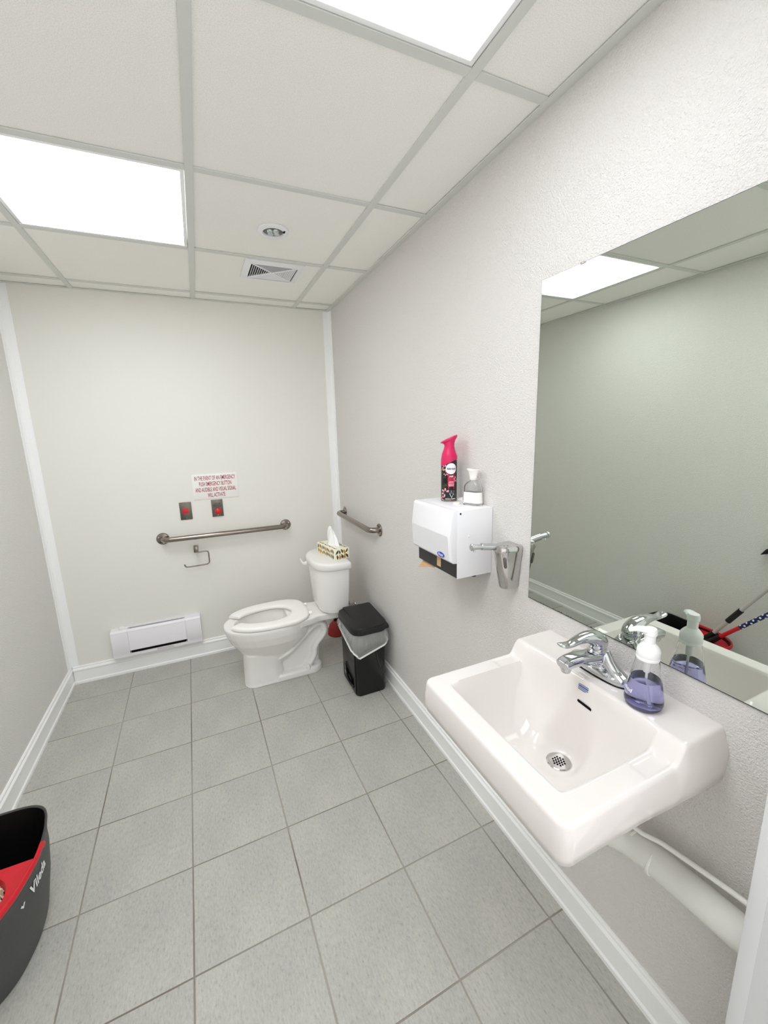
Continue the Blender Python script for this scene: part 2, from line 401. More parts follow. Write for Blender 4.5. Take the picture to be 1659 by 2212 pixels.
# ------------------------------------------------------------------ grab bars
def grab_bar(label, fa, fb, n, off, grp):
    """flange centres fa, fb on the wall; n = wall normal into the room"""
    fa, fb, n = Vector(fa), Vector(fb), Vector(n)
    t = thing('grab_bar', (fa + fb)/2, label, 'grab bar'); d = (fb - fa).normalized(); R = .045
    pts = [fa]
    for k in range(7):
        a = k/6*PI/2; pts.append(fa + n*(off - R + R*math.sin(a)) + d*(R - R*math.cos(a)))
    for k in range(7):
        a = k/6*PI/2; pts.append(fb + n*(off - R + R*math.cos(a)) - d*(R - R*math.sin(a)))
    pts.append(fb); bar = obj('bar', G().tube(pts, .0165, 20), M_steel, t, sharp=60)
    for c in (fa, fb):
        fg = obj('flange', G().lathe(c, [(.038, 0), (.038, .003), (.034, .007), (.022, .009), (.017, .010)], 36, ax=n), M_steel, t)
        for k in range(3):
            a = k*2*PI/3 + .6; e1 = d; e2 = n.cross(d)
            obj('screw', G().lathe(c + (e1*math.cos(a) + e2*math.sin(a))*.027, [(.0055, .007), (.0045, .0105), (.0003, .011)], 12, ax=n), M_chrome_soft, fg)
grab_bar('long steel grab bar on the back wall', (-1.185, D, .860), (-.404, D, .860), (0, -1, 0), .058, None)
grab_bar('shorter steel grab bar on the right wall above the toilet tank', (0, 2.806, .935), (0, 2.182, .935), (-1, 0, 0), .058, None)

# ------------------------------------------------------------------ sign and alarm plates
t = thing('emergency_sign', (-.838, D, 1.092), 'white sign with red emergency instructions on the back wall', 'sign')
obj('board', G().box(-.977, -.699, D - .004, D, 1.092, 1.256), M_sign, t, bev=.0008)
for k, s in enumerate(('IN THE EVENT OF AN EMERGENCY', 'PUSH EMERGENCY BUTTON', 'AND AUDIBLE AND VISUAL SIGNAL', 'WILL ACTIVATE')):
    me = text_mesh(s, .038, .62, .0004); ww = max(v.co.x for v in me.vertices) - min(v.co.x for v in me.vertices)
    want = (.262, .208, .262, .113)[k]
    text_on('lettering', s, .038, M_redink, t, plane_fn((-.838, D - .004, 1.228 - k*.0375), (1, 0, 0), (0, 0, 1)), sx=.62*want/ww*.95, bold=.0004)
def plate(name, cx, cz, label):
    t = thing(name, (cx, D, cz - .056), label, 'wall plate')
    obj('cover_plate', G().box(cx - .035, cx + .035, D - .006, D, cz - .057, cz + .057), M_plate, t, bev=.002)
    for s in (-1, 1): obj('screw', G().lathe((cx, D - .006, cz + s*.047), [(.0035, 0), (.003, .001), (.0003, .0012)], 10, ax=(0, -1, 0)), M_steel, t)
    return t
t = plate('signal_light_plate', -1.033, 1.0265, 'steel wall plate with a square red signal lens')
obj('signal_lens', G().box(-1.053, -1.017, D - .0085, D - .0055, 1.011, 1.044), M_redbtn, t, bev=.001)
t = plate('emergency_button_plate', -.842, 1.0265, 'steel wall plate with a round red push button under the sign')
obj('push_button', G().lathe((-.840, D - .006, 1.008), [(.017, 0), (.017, .008), (.021, .012), (.021, .018), (.016, .023), (.006, .0255), (.0003, .0258)], 28, ax=(0, -1, 0)), M_redbtn, t)
for k, s in enumerate(('PUSH FOR', 'EMERGENCY', 'ASSISTANCE')):
    text_on('lettering', s, .0105, M_blackink, t, plane_fn((-.841, D - .006, 1.0565 - k*.0095), (1, 0, 0), (0, 0, 1)), sx=.85, bold=.0002)

# ------------------------------------------------------------------ toilet paper holder
t = thing('toilet_paper_holder', (-1.0, D, .775), 'empty square-post toilet paper holder with a thin metal arm', 'paper holder')
YY = D - .06
obj('wall_post', G().box(-1.010, -.990, YY - .008, D - .004, .766, .786).box(-1.014, -.986, D - .006, D, .760, .792), M_steel, t, bev=.002)
obj('post_cap', G().box(-1.0135, -.9865, YY - .010, YY - .004, .758, .798), M_steel, t, bev=.002)
pth = smooth_path([(-.992, YY, .756), (-.965, YY, .757), (-.945, YY, .757), (-.934, YY, .755), (-.928, YY, .746), (-.9275, YY, .72), (-.9275, YY, .69), (-.930, YY, .678), (-.940, YY, .670), (-.96, YY, .668), (-1.02, YY, .666), (-1.055, YY, .666), (-1.067, YY, .668), (-1.074, YY, .676), (-1.077, YY, .686)], 4)
obj('wire_arm', G().tube(pth, .0042, 10), M_steel, t)

# ------------------------------------------------------------------ baseboard heater
hx0, hx1, hz0, hz1, hd = -1.541, -1.026, .128, .313, .062
t = thing('baseboard_heater', ((hx0+hx1)/2, D, hz0), 'white electric baseboard heater low on the back wall', 'heater')
prof = [(D - .0005, hz0), (D - .052, hz0), (D - .056, hz0 + .006), (D - .057, hz0 + .035), (D - hd, hz0 + .045), (D - hd, hz1 - .028), (D - hd + .003, hz1 - .022), (D - hd + .003, hz1 - .010), (D - hd + .012, hz1), (D - .0005, hz1)]
pr_mid = [(D - .0005, hz0), (D - .052, hz0), (D - .056, hz0 + .006), (D - .057, hz0 + .026), (D - .030, hz0 + .028), (D - .030, hz0 + .040), (D - hd, hz0 + .045), (D - hd, hz1 - .028), (D - hd + .003, hz1 - .022), (D - hd + .003, hz1 - .010), (D - hd + .012, hz1), (D - .040, hz1), (D - .040, hz1 - .012), (D - .014, hz1 - .012), (D - .014, hz1), (D - .0005, hz1)]
def ext(name, pr, x0, x1): return obj(name, G().loft([[(x, y, z) for y, z in pr] for x in (x0, x1)]), M_heater, t, sharp=30)
ext('end_cap', prof, hx0, hx0 + .092); ext('end_cap', prof, hx1 - .092, hx1)
ext('front_panel', pr_mid, hx0 + .0928, hx1 - .0928)
obj('outlet_slot', G().box(hx0 + .10, hx1 - .10, D - .0585, D - .02, hz0 + .0275, hz0 + .0415), M_dark, t, smooth=False)
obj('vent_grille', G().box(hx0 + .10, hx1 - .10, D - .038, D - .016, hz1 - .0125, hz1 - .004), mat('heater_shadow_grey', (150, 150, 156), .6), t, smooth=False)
obj('control_knob', G().lathe((hx0 + .062, D - .034, hz1), [(.016, 0), (.015, .012), (.012, .015), (.0003, .016)], 20), M_white, t)
obj('rating_label', G().box(-1.30, -1.20, D - .0575, D - .0565, hz0 + .010, hz0 + .022), mat('faded_grey_print', (205, 203, 205), .6), t, smooth=False)

# ------------------------------------------------------------------ toilet  (u = distance from the right wall, v = across)
TC = 2.490
def P(u, v, z): return (-u, TC + v, z)
def egg(u0, u1, hw, z, n=40, back=.42, pw=2.25):
    """egg ring: u0 rear, u1 front; the widest point lies at the fraction back"""
    um = u0 + (u1 - u0)*back; out = []
    for k in range(n):
        a = 2*PI*k/n; c, s = math.cos(a), math.sin(a)
        cu = abs(c)**(2/pw)*(1 if c > 0 else -1); sv = abs(s)**(2/pw)*(1 if s > 0 else -1)
        out.append(P(um + (u1 - um if c > 0 else um - u0)*cu, hw*sv, z))
    return out
t = thing('toilet', (-.5, TC, 0), 'white two-piece toilet in the far right corner', 'toilet')
g = G()
# bowl: outside up, over the rim, down the inside
g.loft([egg(.53, .795, .075, .12), egg(.50, .797, .090, .18), egg(.435, .828, .126, .235), egg(.395, .862, .158, .285), egg(.385, .884, .174, .335), egg(.385, .894, .180, .375), egg(.388, .894, .178, .388), egg(.395, .888, .172, .392),
        egg(.455, .835, .125, .392), egg(.462, .828, .118, .384), egg(.47, .82, .112, .355), egg(.50, .80, .098, .29), egg(.54, .75, .070, .22), egg(.58, .70, .035, .185)])
# pedestal column
g.loft([ring([(-x, TC + y) for x, y in rrect(.685, 0, .125, .100, .075, 8)], 0), ring([(-x, TC + y) for x, y in rrect(.685, 0, .122, .096, .075, 8)], .02), ring([(-x, TC + y) for x, y in rrect(.688, 0, .116, .092, .075, 8)], .10), ring([(-x, TC + y) for x, y in rrect(.688, 0, .114, .096, .075, 8)], .205)])
# foot plate behind it
g.loft([ring([(-x, TC + y) for x, y in rrect(.50, 0, .178, .098, .08, 8)], 0), ring([(-x, TC + y) for x, y in rrect(.50, 0, .176, .096, .08, 8)], .030), ring([(-x, TC + y) for x, y in rrect(.50, 0, .168, .088, .08, 8)], .040)])
# core web
g.loft([ring([(-x, TC + y) for x, y in rrect(.47, 0, .13, .045, .03, 4)], .02), ring([(-x, TC + y) for x, y in rrect(.43, 0, .12, .050, .03, 4)], .33)])
# trapway
for pth, r in (([(.60, .145), (.54, .168), (.49, .205), (.445, .245), (.40, .285), (.36, .312), (.318, .312), (.298, .275), (.31, .235), (.345, .198), (.368, .160), (.375, .115), (.40, .072), (.43, .035)], .027),):
    pts = smooth_path([P(u, 0, z) for u, z in pth], 4)
    g.sweep(pts, [(.080, r)]*len(pts), 20, up=(0, 1, 0)) if False else None
    P3 = [Vector(p) for p in pts]; rings = []
    for i, p in enumerate(P3):
        tg = (P3[min(i+1, len(P3)-1)] - P3[max(i-1, 0)]).normalized(); a = Vector((0, 1, 0)); b = a.cross(tg)
        rings.append([p + a*.084*math.copysign(abs(math.cos(2*PI*k/20))**.7, math.cos(2*PI*k/20)) + b*r*math.sin(2*PI*k/20) for k in range(20)])
    g.loft(rings)
pts = smooth_path([P(.60, 0, .190), P(.54, 0, .218), P(.485, 0, .262), P(.45, 0, .31), P(.435, 0, .35)], 4); P3 = [Vector(p) for p in pts]; rings = []
for i, p in enumerate(P3):
    tg = (P3[min(i+1, len(P3)-1)] - P3[max(i-1, 0)]).normalized(); a = Vector((0, 1, 0)); b = a.cross(tg)
    rings.append([p + a*.088*math.cos(2*PI*k/20) + b*.016*math.sin(2*PI*k/20) for k in range(20)])
g.loft(rings)
# tank shelf
def shelf(z, e): return [P(u, v, z) for u, v in ((.150, -.090 - e), (.150, .090 + e), (.22, .115 + e), (.34, .112 + e), (.46, .150 + e), (.52, .150), (.52, -.150), (.46, -.150 - e), (.34, -.112 - e), (.22, -.115 - e))]
g.loft([shelf(.338, -.02), shelf(.352, 0), shelf(.386, .002), shelf(.392, -.004)])
remeshed('bowl', g, M_ceramic, .0042, t, 5, .5)
for s in (-1, 1): obj('bolt_cap', G().lathe(P(.425, s*.082, .034), [(.016, 0), (.016, .010), (.012, .024), (.006, .029), (.0003, .030)], 18), M_ceramic, t)
# seat, open at the front
def seat_pts(u0, u1, hw, back, a, pw=2.2):
    um = u0 + (u1-u0)*back; c, s = math.cos(a), math.sin(a)
    return um + (u1-um if c > 0 else um-u0)*abs(c)**(2/pw)*(1 if c > 0 else -1), hw*abs(s)**(2/pw)*(1 if s > 0 else -1)
rings = []
A0 = .42
for k in range(61):
    a = A0 + (2*PI - 2*A0)*k/60
    uo, vo = seat_pts(.393, .876, .184, .42, a, 2.35 if math.cos(a) > 0 else 3.1); ui, vi = seat_pts(.492, .815, .104, .38, a, 2.0)
    e = 0
    if k in (0, 60): e = .008
    z0, z1 = .397 + e*.4, .421 - e*.6
    mu, mv = (uo+ui)/2, (vo+vi)/2
    def mixp(f, z): return P(uo + (ui-uo)*f, vo + (vi-vo)*f, z)
    rings.append([mixp(.02, z0), mixp(0, z0 + .006), mixp(.0, z1 - .010), mixp(.06, z1 - .003), mixp(.2, z1), mixp(.8, z1 - .0015), mixp(.94, z1 - .004), mixp(1, z1 - .010), mixp(1, z0 + .004), mixp(.97, z0)])
obj('seat', G().loft(rings), M_seat, t, sharp=60)
for s in (-1, 1): obj('seat_hinge', G().sweep([P(.380, s*.070, .400), P(.412, s*.070, .402)], (.013, .006), 14), M_seat, t)
# tank
def tank_ring(u0, u1, hw, z, n=14, pw=3.2):
    out = [P(u0, -hw + .004, z), P(u0, hw - .004, z)]
    for k in range(2*n + 1):
        a = PI/2 - PI*k/(2*n); c, s = math.cos(a), math.sin(a)
        out.append(P(u0 + .006 + (u1 - u0 - .006)*abs(c)**(2/pw), hw*abs(s)**(2/pw)*(1 if s > 0 else -1), z))
    return out
obj('tank', G().loft([tank_ring(.185, .300, .135, .393), tank_ring(.172, .325, .163, .405), tank_ring(.166, .334, .171, .44), tank_ring(.160, .346, .186, .62), tank_ring(.158, .348, .190, .69)]), M_ceramic, t, sharp=50)
obj('tank_lid', G().loft([tank_ring(.152, .356, .197, .688), tank_ring(.147, .362, .203, .694), tank_ring(.147, .362, .203, .722), tank_ring(.150, .358, .199, .731), tank_ring(.160, .346, .190, .734)]), M_ceramic, t, sharp=60)
lv = obj('flush_lever', G().lathe(P(.343, .140, .655), [(.014, 0), (.013, .012), (.009, .016)], 18, ax=(-1, 0, 0)), M_seat, t)
obj('lever_arm', G().sweep(smooth_path([P(.360, .140, .655), P(.366, .155, .658), P(.368, .185, .662), P(.366, .212, .664)], 4), [(.005, .0085)]*13, 12), M_seat, lv)
# supply valve and hose
t2 = thing('supply_valve', (-.03, 2.69, .272), 'small chrome water supply valve on the wall behind the toilet', 'valve')
obj('escutcheon', G().lathe((0, 2.69, .272), [(.028, 0), (.027, .004), (.012, .008)], 24, ax=(-1, 0, 0)), M_chrome_soft, t2)
obj('valve_body', G().tube([(-.004, 2.69, .272), (-.055, 2.69, .272)], .010, 14).lathe((-.048, 2.69, .272), [(.012, -.014), (.012, .03)], 14), M_chrome_soft, t2)
obj('valve_handle', G().lathe((-.048, 2.66, .272), [(.018, 0), (.019, .004), (.018, .010)], 16, ax=(0, 1, 0)), M_chrome_soft, t2)
obj('supply_hose', G().tube(smooth_path([(-.048, 2.69, .30), (-.06, 2.69, .34), (-.13, 2.66, .36), (-.19, 2.62, .372), (-.21, 2.61, .396)], 5), .006, 10), M_steel, t2)

# ------------------------------------------------------------------ tissue box
bx = [(-.228, 2.353), (-.130, 2.371), (-.172, 2.602), (-.276, 2.584)]
BZ0, BZ1 = .7345, .802
bc = Vector((sum(p[0] for p in bx)/4, sum(p[1] for p in bx)/4, BZ0))
t = thing('tissue_box', bc, 'patterned tissue box with leaf print on the toilet tank lid', 'tissue box')
obj('carton', G().loft([ring(bx, BZ0), ring(bx, BZ1)]), M_box, t, bev=.0015)
sl = [(bc.x + (x-bc.x)*.45, bc.y + (y-bc.y)*.62) for x, y in bx]
e_long = (Vector(bx[2]) - Vector(bx[1])).normalized(); e_w = (Vector(bx[1]) - Vector(bx[0])).normalized()
op = [(bc.x + e_long.x*.075*math.cos(a) + e_w.x*.026*math.sin(a), bc.y + e_long.y*.075*math.cos(a) + e_w.y*.026*math.sin(a)) for a in [k*2*PI/28 for k in range(28)]]
obj('opening', G().loft([ring(op, BZ1 + .0002), ring(op, BZ1 + .0008)]), mat('clear_film', (224, 224, 222), .3), t, smooth=False)
def leaf_poly(w, h):
    return [(w*math.sin(PI*k/8)*(.9 if k < 5 else .8), -h/2 + h*k/8) for k in range(9)] + [(-w*math.sin(PI*k/8)*.55, -h/2 + h*k/8) for k in range(7, 0, -1)]
prints = {'green': (G(), M_green), 'ochre': (G(), M_ochre)}
faces = [((Vector((*bx[0], BZ0))), Vector((*bx[1], BZ0)), BZ1 - BZ0), (Vector((*bx[3], BZ0)), Vector((*bx[0], BZ0)), BZ1 - BZ0)]
rr = random.Random(3)
for a, b, h in faces:
    ex = (b - a).normalized(); ln = (b - a).length; nrm = ex.cross(Vector((0, 0, 1)))
    k = .016
    while k < ln - .008:
        for z in (.018 + rr.uniform(-.003, .003), .047 + rr.uniform(-.003, .005)):
            col = 'green' if rr.random() < .58 else 'ochre'; ang = rr.uniform(-.7, .7); sc = rr.uniform(.85, 1.15)
            poly = leaf_poly(.0088*sc, .031*sc)
            c, s = math.cos(ang), math.sin(ang)
            pp = [a + ex*(k + x*c - y*s) + Vector((0, 0, z + x*s + y*c)) + nrm*.0005 for x, y in poly]
            prints[col][0].add(pp, [tuple(range(len(pp)))])
        k += .0165
a = Vector((*bx[3], BZ1)); ex = (Vector((*bx[0], BZ1)) - a).normalized(); ey = (Vector((*bx[2], BZ1)) - a).normalized()
for k in range(12):
    for vv in (.014, .085):
        ang = rr.uniform(0, 3); poly = leaf_poly(.006, .024); c, s = math.cos(ang), math.sin(ang)
        pp = [a + ex*(.016 + k*.0185 + x*c - y*s) + ey*(vv + x*s + y*c) + Vector((0, 0, .0006)) for x, y in poly]
        prints['green' if k % 3 else 'ochre'][0].add(pp, [tuple(range(len(pp)))])
for n_, (gg, mm) in prints.items(): obj('leaf_print', gg, mm, t, smooth=False)['kind'] = 'stuff'
g = G(); a = Vector((*bx[0], BZ0)); ex = (Vector((*bx[1], BZ0)) - a).normalized(); nrm = ex.cross(Vector((0, 0, 1)))
for k, (x0, x1, z0, z1) in enumerate(((.040, .066, .0145, .0185), (.030, .074, .0095, .0115), (.030, .074, .0060, .0072))):
    p0 = a + nrm*.0008; g.add([p0 + ex*x0 + Vector((0, 0, z0)), p0 + ex*x1 + Vector((0, 0, z0)), p0 + ex*x1 + Vector((0, 0, z1)), p0 + ex*x0 + Vector((0, 0, z1))], [(0, 1, 2, 3)])
obj('small_print', g, M_blackink, t, smooth=False)
rings = []
for k in range(9):
    f = k/8; z = BZ1 + .001 + .108*f; w_ = .044*(1 - f)**.6 + .017 + (.004 if k == 8 else 0); dep = .018*(1 - f) + .006
    r_ = []
    for j in range(24):
        an = 2*PI*j/24; fold = 1 + .28*math.sin(3*an + 2*f) + .12*math.sin(7*an + f*5)
        q = bc.xy + e_long*(w_*math.cos(an)*fold + .012*f) + e_w*(dep*math.sin(an)*fold - .004*f)
        r_.append((q.x, q.y, z + .010*f*math.sin(2*an)))
    rings.append(r_)
obj('tissue', G().loft(rings, cap0=False), M_tissue, t, sharp=80)

# ------------------------------------------------------------------ waste bin
BX0, BX1, BY0, BY1 = -.232, -.046, 2.042, 2.30
bcx, bcy = (BX0+BX1)/2, (BY0+BY1)/2
t = thing('pedal_bin', (bcx, bcy, 0), 'black plastic waste bin with lid beside the toilet', 'bin')
def br(sx, sy, z, r=.022, n=5, bow=.012):
    out = []
    for x, y in rrect(bcx, bcy, .093*sx, .129*sy, r, n):
        fy = (y - bcy)/(.129*sy)
        if fy < -.7: y -= bow*(1 - ((x - bcx)/(.093*sx))**2)
        out.append((x, y, z))
    return out
obj('body', G().loft([br(.97, .96, 0), br(1, 1, .012), br(1.0, 1.0, .20), br(1.04, 1.04, .375), br(1.04, 1.04, .38), br(1.0, 1.0, .38), br(.98, .98, .30)], cap1=True), M_blackgloss, t, sharp=40)
# side recess frame with the curved pedal on the left face
obj('side_panel', G().box(BX0 - .004, BX0 + .002, BY0 + .012, BY0 + .035, .012, .36), M_black, t, bev=.002)
obj('pedal', G().sweep(smooth_path([(BX0 - .001, BY0 + .04, .045), (BX0 - .008, BY0 + .07, .050), (BX0 - .011, BY0 + .12, .058), (BX0 - .008, BY0 + .17, .085), (BX0 - .001, BY0 + .20, .12)], 5), [(.010, .006)]*21, 10), M_blackgloss, t)
obj('front_swoosh', G().tube(smooth_path([(-.118, BY0 - .0125, .33), (-.105, BY0 - .0115, .24), (-.085, BY0 - .0105, .15), (-.055, BY0 - .006, .10)], 5), .0012, 6), M_charcoal, t)
lid = obj('lid', G().loft([br(1.14, 1.12, .388, .045, 2), br(1.19, 1.17, .394, .045, 2), br(1.19, 1.17, .420, .045, 2), br(1.14, 1.13, .432, .045, 2), br(.7, .7, .440, .03, 2)]), M_black, t, sharp=40)
obj('flap', G().prism([(BY0 - .036, .404), (BY0 - .036, .424), (BY0 + .10, .440), (BY1 - .01, .447), (BY1 + .012, .443), (BY1 + .024, .420)], 'x', bcx - .070, bcx + .104), M_black, lid, bev=.004)
obj('hinge_line', G().box(bcx - .066, bcx + .080, BY0 + .040, BY0 + .043, .4325, .4355), M_dark, lid, smooth=False)
# bin liner hanging over the rim, drooping to a point in front
rings = []
nb = len(br(1, 1, 0, .03, 6))
def liner(z_of, s):
    base = br(s, s, 0, .03, 6); out = []
    for j, (x, y, z) in enumerate(base):
        fy = max(0, -(y - bcy)/.129)
        ff = (x - bcx)/.093
        rip = .004*math.sin(j*2.4) + .003*math.sin(j*5.1)
        out.append((x + rip*.6*ff, y + rip, z_of(x, y, fy, ff)))
    return out
def droop(x, y, fy, ff):
    return .335 - .075*fy*max(0, 1 - abs(ff + .35)*.75) - .02*fy
rings = [liner(lambda *a: .390, 1.06), liner(lambda *a: .384, 1.14), liner(lambda x, y, fy, ff: (.377*.6 + droop(x, y, fy, ff)*.4), 1.22), liner(lambda x, y, fy, ff: (.377*.25 + droop(x, y, fy, ff)*.75), 1.22), liner(droop, 1.13)]
bag = tag(obj('bin_liner', G().loft(rings, False, False), M_bag, sharp=80), 'translucent white bag liner hanging over the bin rim', 'bag')
hem = liner(droop, 1.14); obj('hem', G().tube([Vector(p) for p in hem] + [Vector(hem[0])], .0055, 8), M_bagedge, bag)

# ------------------------------------------------------------------ plunger behind the toilet
t = thing('plunger', (-.105, 2.83, 0), 'red rubber plunger with pale handle on the floor behind the toilet', 'plunger')
obj('rubber_cup', G().lathe((-.105, 2.83, 0), [(.062, 0), (.066, .006), (.062, .04), (.050, .075), (.030, .098), (.017, .108)], 32), M_rubber, t)
obj('collar', G().lathe((-.105, 2.83, .104), [(.017, 0), (.020, .004), (.020, .03), (.013, .034)], 20), M_blackgloss, t)
obj('handle', G().lathe((-.105, 2.83, .136), [(.0125, 0), (.0125, .38), (.010, .395), (.0003, .40)], 18), M_wood, t)

# ------------------------------------------------------------------ paper towel dispenser
PY0, PY1, PZ0, PZ1, PD = 1.17, 1.446, .995, 1.2345, .147
t = thing('paper_towel_dispenser', (0, (PY0+PY1)/2, PZ0), 'white metal paper towel dispenser on the right wall', 'dispenser')
g = G().box(-PD, -.001, PY0, PY0 + .003, PZ0, PZ1).box(-PD, -.001, PY1 - .003, PY1, PZ0, PZ1).box(-PD + .01, -.001, PY0 + .003, PY1 - .003, PZ1 - .003, PZ1).box(-.004, -.001, PY0 + .003, PY1 - .003, PZ0, PZ1 - .003)
obj('cabinet', g, M_white, t, bev=.0008)
# front cover: bulges forward at its crease
cov = [(-PD + .004, PZ1 + .002), (-.160, PZ1 + .0015), (-.166, PZ1 - .006), (-.176, 1.150), (-.1765, 1.146), (-.170, 1.060), (-.164, 1.052), (-.150, 1.050), (-PD + .006, 1.052)]
obj('front_cover', G().loft([[(x, y, z) for x, z in cov] for y in (PY0 + .001, PY1 - .001)]), M_white, t, bev=.002, sharp=25)
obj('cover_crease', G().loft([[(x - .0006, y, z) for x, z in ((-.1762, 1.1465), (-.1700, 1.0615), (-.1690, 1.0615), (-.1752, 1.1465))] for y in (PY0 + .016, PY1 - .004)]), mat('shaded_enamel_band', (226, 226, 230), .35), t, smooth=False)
obj('mouth', G().box(-PD + .004, -.02, PY0 + .003, PY1 - .003, PZ0 + .004, 1.052), M_dark, t, smooth=False)
obj('mouth_plate', G().box(-PD + .001, -PD + .0045, PY0 + .003, PY1 - .003, PZ0 + .001, 1.052), mat('black_sheet_metal', (34, 33, 34), .45), t, smooth=False)
obj('towel_strip', G().box(-PD - .0006, -PD + .001, 1.276, 1.302, PZ0 + .012, 1.050), M_paper, t, smooth=False)
obj('keyhole', G().lathe((-PD + .012, PY0, PZ1 - .010), [(.0032, 0), (.0032, .0008)], 12, ax=(0, -1, 0)), M_dark, t)
obj('rivet', G().lathe((-.100, PY0, 1.142), [(.004, 0), (.003, .002), (.0003, .0024)], 12, ax=(0, -1, 0)), M_white, t)
obj('bottom_catch', G().lathe((-.07, PY0 + .012, PZ0), [(.011, 0), (.009, -.005), (.0003, -.006)], 14), M_dark, t)
cfn = plane_fn((-.1722, 1.234, 1.071), (0, -1, 0), (.08, 0, 1), .0004)
el = [cfn(.0225*math.cos(k*2*PI/36), .0092*math.sin(k*2*PI/36)) for k in range(36)]
nn = Vector((0, -1, 0)).cross(Vector((.08, 0, 1)).normalized())
badge = obj('badge', G().loft([el, [p + nn*.0016 for p in el]]), mat('blue_badge', (40, 72, 176), .35), t)
text_on('lettering', 'Frost', .0140, M_whiteink, badge, plane_fn(Vector((-.1722, 1.234, 1.071)) + nn*.0022, (0, -1, 0), (.08, 0, 1)), shear=.25, bold=.0003)
g = G().loft([[(x, 1.425, .9985), (x, 1.350, .9985), (x - .004, 1.335, .985), (x - .012, 1.385, .974), (x - .018, 1.448, .955), (x - .010, 1.436, .975)] for x in (-.131, -.1304)])
tag(obj('paper_towel', g, M_paper, smooth=False), 'torn brown paper towel end hanging below the white dispenser', 'paper towel')

# ------------------------------------------------------------------ air freshener can
CX, CY_ = -.0545, 1.3660
CZ = PZ1; CR = .0300
t = thing('air_freshener_can', (CX, CY_, CZ), 'black aerosol air freshener with a pink spray cap on the dispenser', 'aerosol can')
view = (Vector((-.9169, .0363)) - Vector((CX, CY_))).normalized(); A_V = math.atan2(view.y, view.x)
obj('can_body', G().lathe((CX, CY_, CZ), [(.0265, 0), (CR, .003), (CR, .150), (.0285, .160), (.024, .172)], 48), M_canblack, t, sharp=50)
obj('base_rim', G().lathe((CX, CY_, CZ), [(CR + .0006, .0006), (CR + .0008, .004), (CR + .0004, .0065)], 48, cap0=False, cap1=False), M_steel, t)
sd = Vector((-view.y, view.x))            # screen-right direction seen from the camera is -sd
rt = -sd if (-sd).dot(Vector((.912, -.409))) > 0 else sd
rings = []
n = 40
for k, (z, rr_, off) in enumerate(((.148, .0312, 0), (.165, .0305, 0), (.180, .0268, .000), (.195, .0215, .0005), (.207, .0188, .001), (.216, .0195, .0005), (.224, .0240, -.0005), (.229, .0305, -.0010), (.2325, .0318, -.0010), (.2365, .0295, -.0005), (.2385, .018, 0))):
    r_ = []
    for j in range(n):
        a = 2*PI*j/n; cxr = math.cos(a); s_ = math.sin(a)
        q = Vector((CX, CY_)) + rt*(rr_*cxr + off) + view*(rr_*(.98 if k < 6 else .72)*s_)
        tilt = (.0 if k < 5 else [.002, .006, .011, .013, .0125, .008][k-5])*cxr - (.016*(cxr*-1*.9 + .1) if k == 0 else (.006*-cxr if k == 1 else 0))
        r_.append((q.x, q.y, CZ + z + tilt*1.0))
    rings.append(r_)
obj('spray_cap', G().loft(rings), M_pink, t, sharp=50)
def can_fn(dr, a0=0, zc=.08):
    """wrap: tx runs to the right as seen from the camera"""
    def fn(x, y):
        a = x/CR + a0; q = Vector((CX, CY_)) + (rt*math.sin(a) + view*math.cos(a))*(CR + dr); return (q.x, q.y, CZ + zc + y)
    return fn
def patch(name, poly, m, dr, a0, zc, par=None):
    """polygon laid on the can, filled as a fan of narrow strips"""
    f = can_fn(dr, a0, zc); bm_ = [f(x, y) for x, y in poly]; cx_ = sum(p[0] for p in poly)/len(poly); cy_ = sum(p[1] for p in poly)/len(poly)
    n_ = len(poly); mid = [f(cx_ + (x - cx_)*.5, cy_ + (y - cy_)*.5) for x, y in poly]
    v = bm_ + mid + [f(cx_, cy_)]
    return obj(name, G().add(v, [(i, (i+1) % n_, n_ + (i+1) % n_, n_ + i) for i in range(n_)] + [(n_ + i, n_ + (i+1) % n_, 2*n_) for i in range(n_)]), m, par or t, smooth=False)
circ = lambda r, k=36: [(r*math.cos(2*PI*i/k), r*math.sin(2*PI*i/k)) for i in range(k)]
A1 = .30
lab = patch('crimson_label', [(-.0115, -.05), (.0115, -.05), (.0135, -.025), (.0135, 0), (.0135, .016), (-.0135, .016), (-.0135, 0), (-.0135, -.025)], M_crim, .0004, A1, .097)
disc = patch('white_disc', circ(.0205), M_whiteink, .0009, A1 - .02, .125)
text_on('lettering', 'febreze', .0112, M_navy, disc, can_fn(.0014, A1 - .02, .125), shear=.3, bold=.0002)
text_on('lettering', 'AIR', .0085, M_whiteink, lab, can_fn(.0010, A1, .096), bold=.0002, sx=1.15)
g = G()
for k, (w_, z) in enumerate(((.009, .0765), (.0105, .0725), (.011, .0675), (.011, .0635), (.0095, .060))):
    f = can_fn(.0010, A1, z); g.add([f(-w_, -.0012), f(0, -.0012), f(w_, -.0012), f(w_, .0012), f(0, .0012), f(-w_, .0012)], [(0, 1, 4, 5), (1, 2, 3, 4)])
obj('small_print', g, M_petal, lab, smooth=False)
g = G()
for k, (w_, z) in enumerate(((.012, .042), (.013, .039), (.012, .036), (.008, .033))):
    f = can_fn(.0005, A1 + .02, z); g.add([f(-w_, -.0006), f(0, -.0006), f(w_, -.0006), f(w_, .0006), f(0, .0006), f(-w_, .0006)], [(0, 1, 4, 5), (1, 2, 3, 4)])
obj('fine_print', g, mat('grey_ink', (170, 170, 172), .5), t, smooth=False)
tri = patch('hazard_symbol', [(-.009, .008), (.009, .008), (0, -.008)], M_whiteink, .0005, A1 + .05, .0225)
patch('hazard_symbol_inner', [(-.0062, .0062), (.0062, .0062), (0, -.0048)], M_canblack, .0009, A1 + .05, .0225, tri)
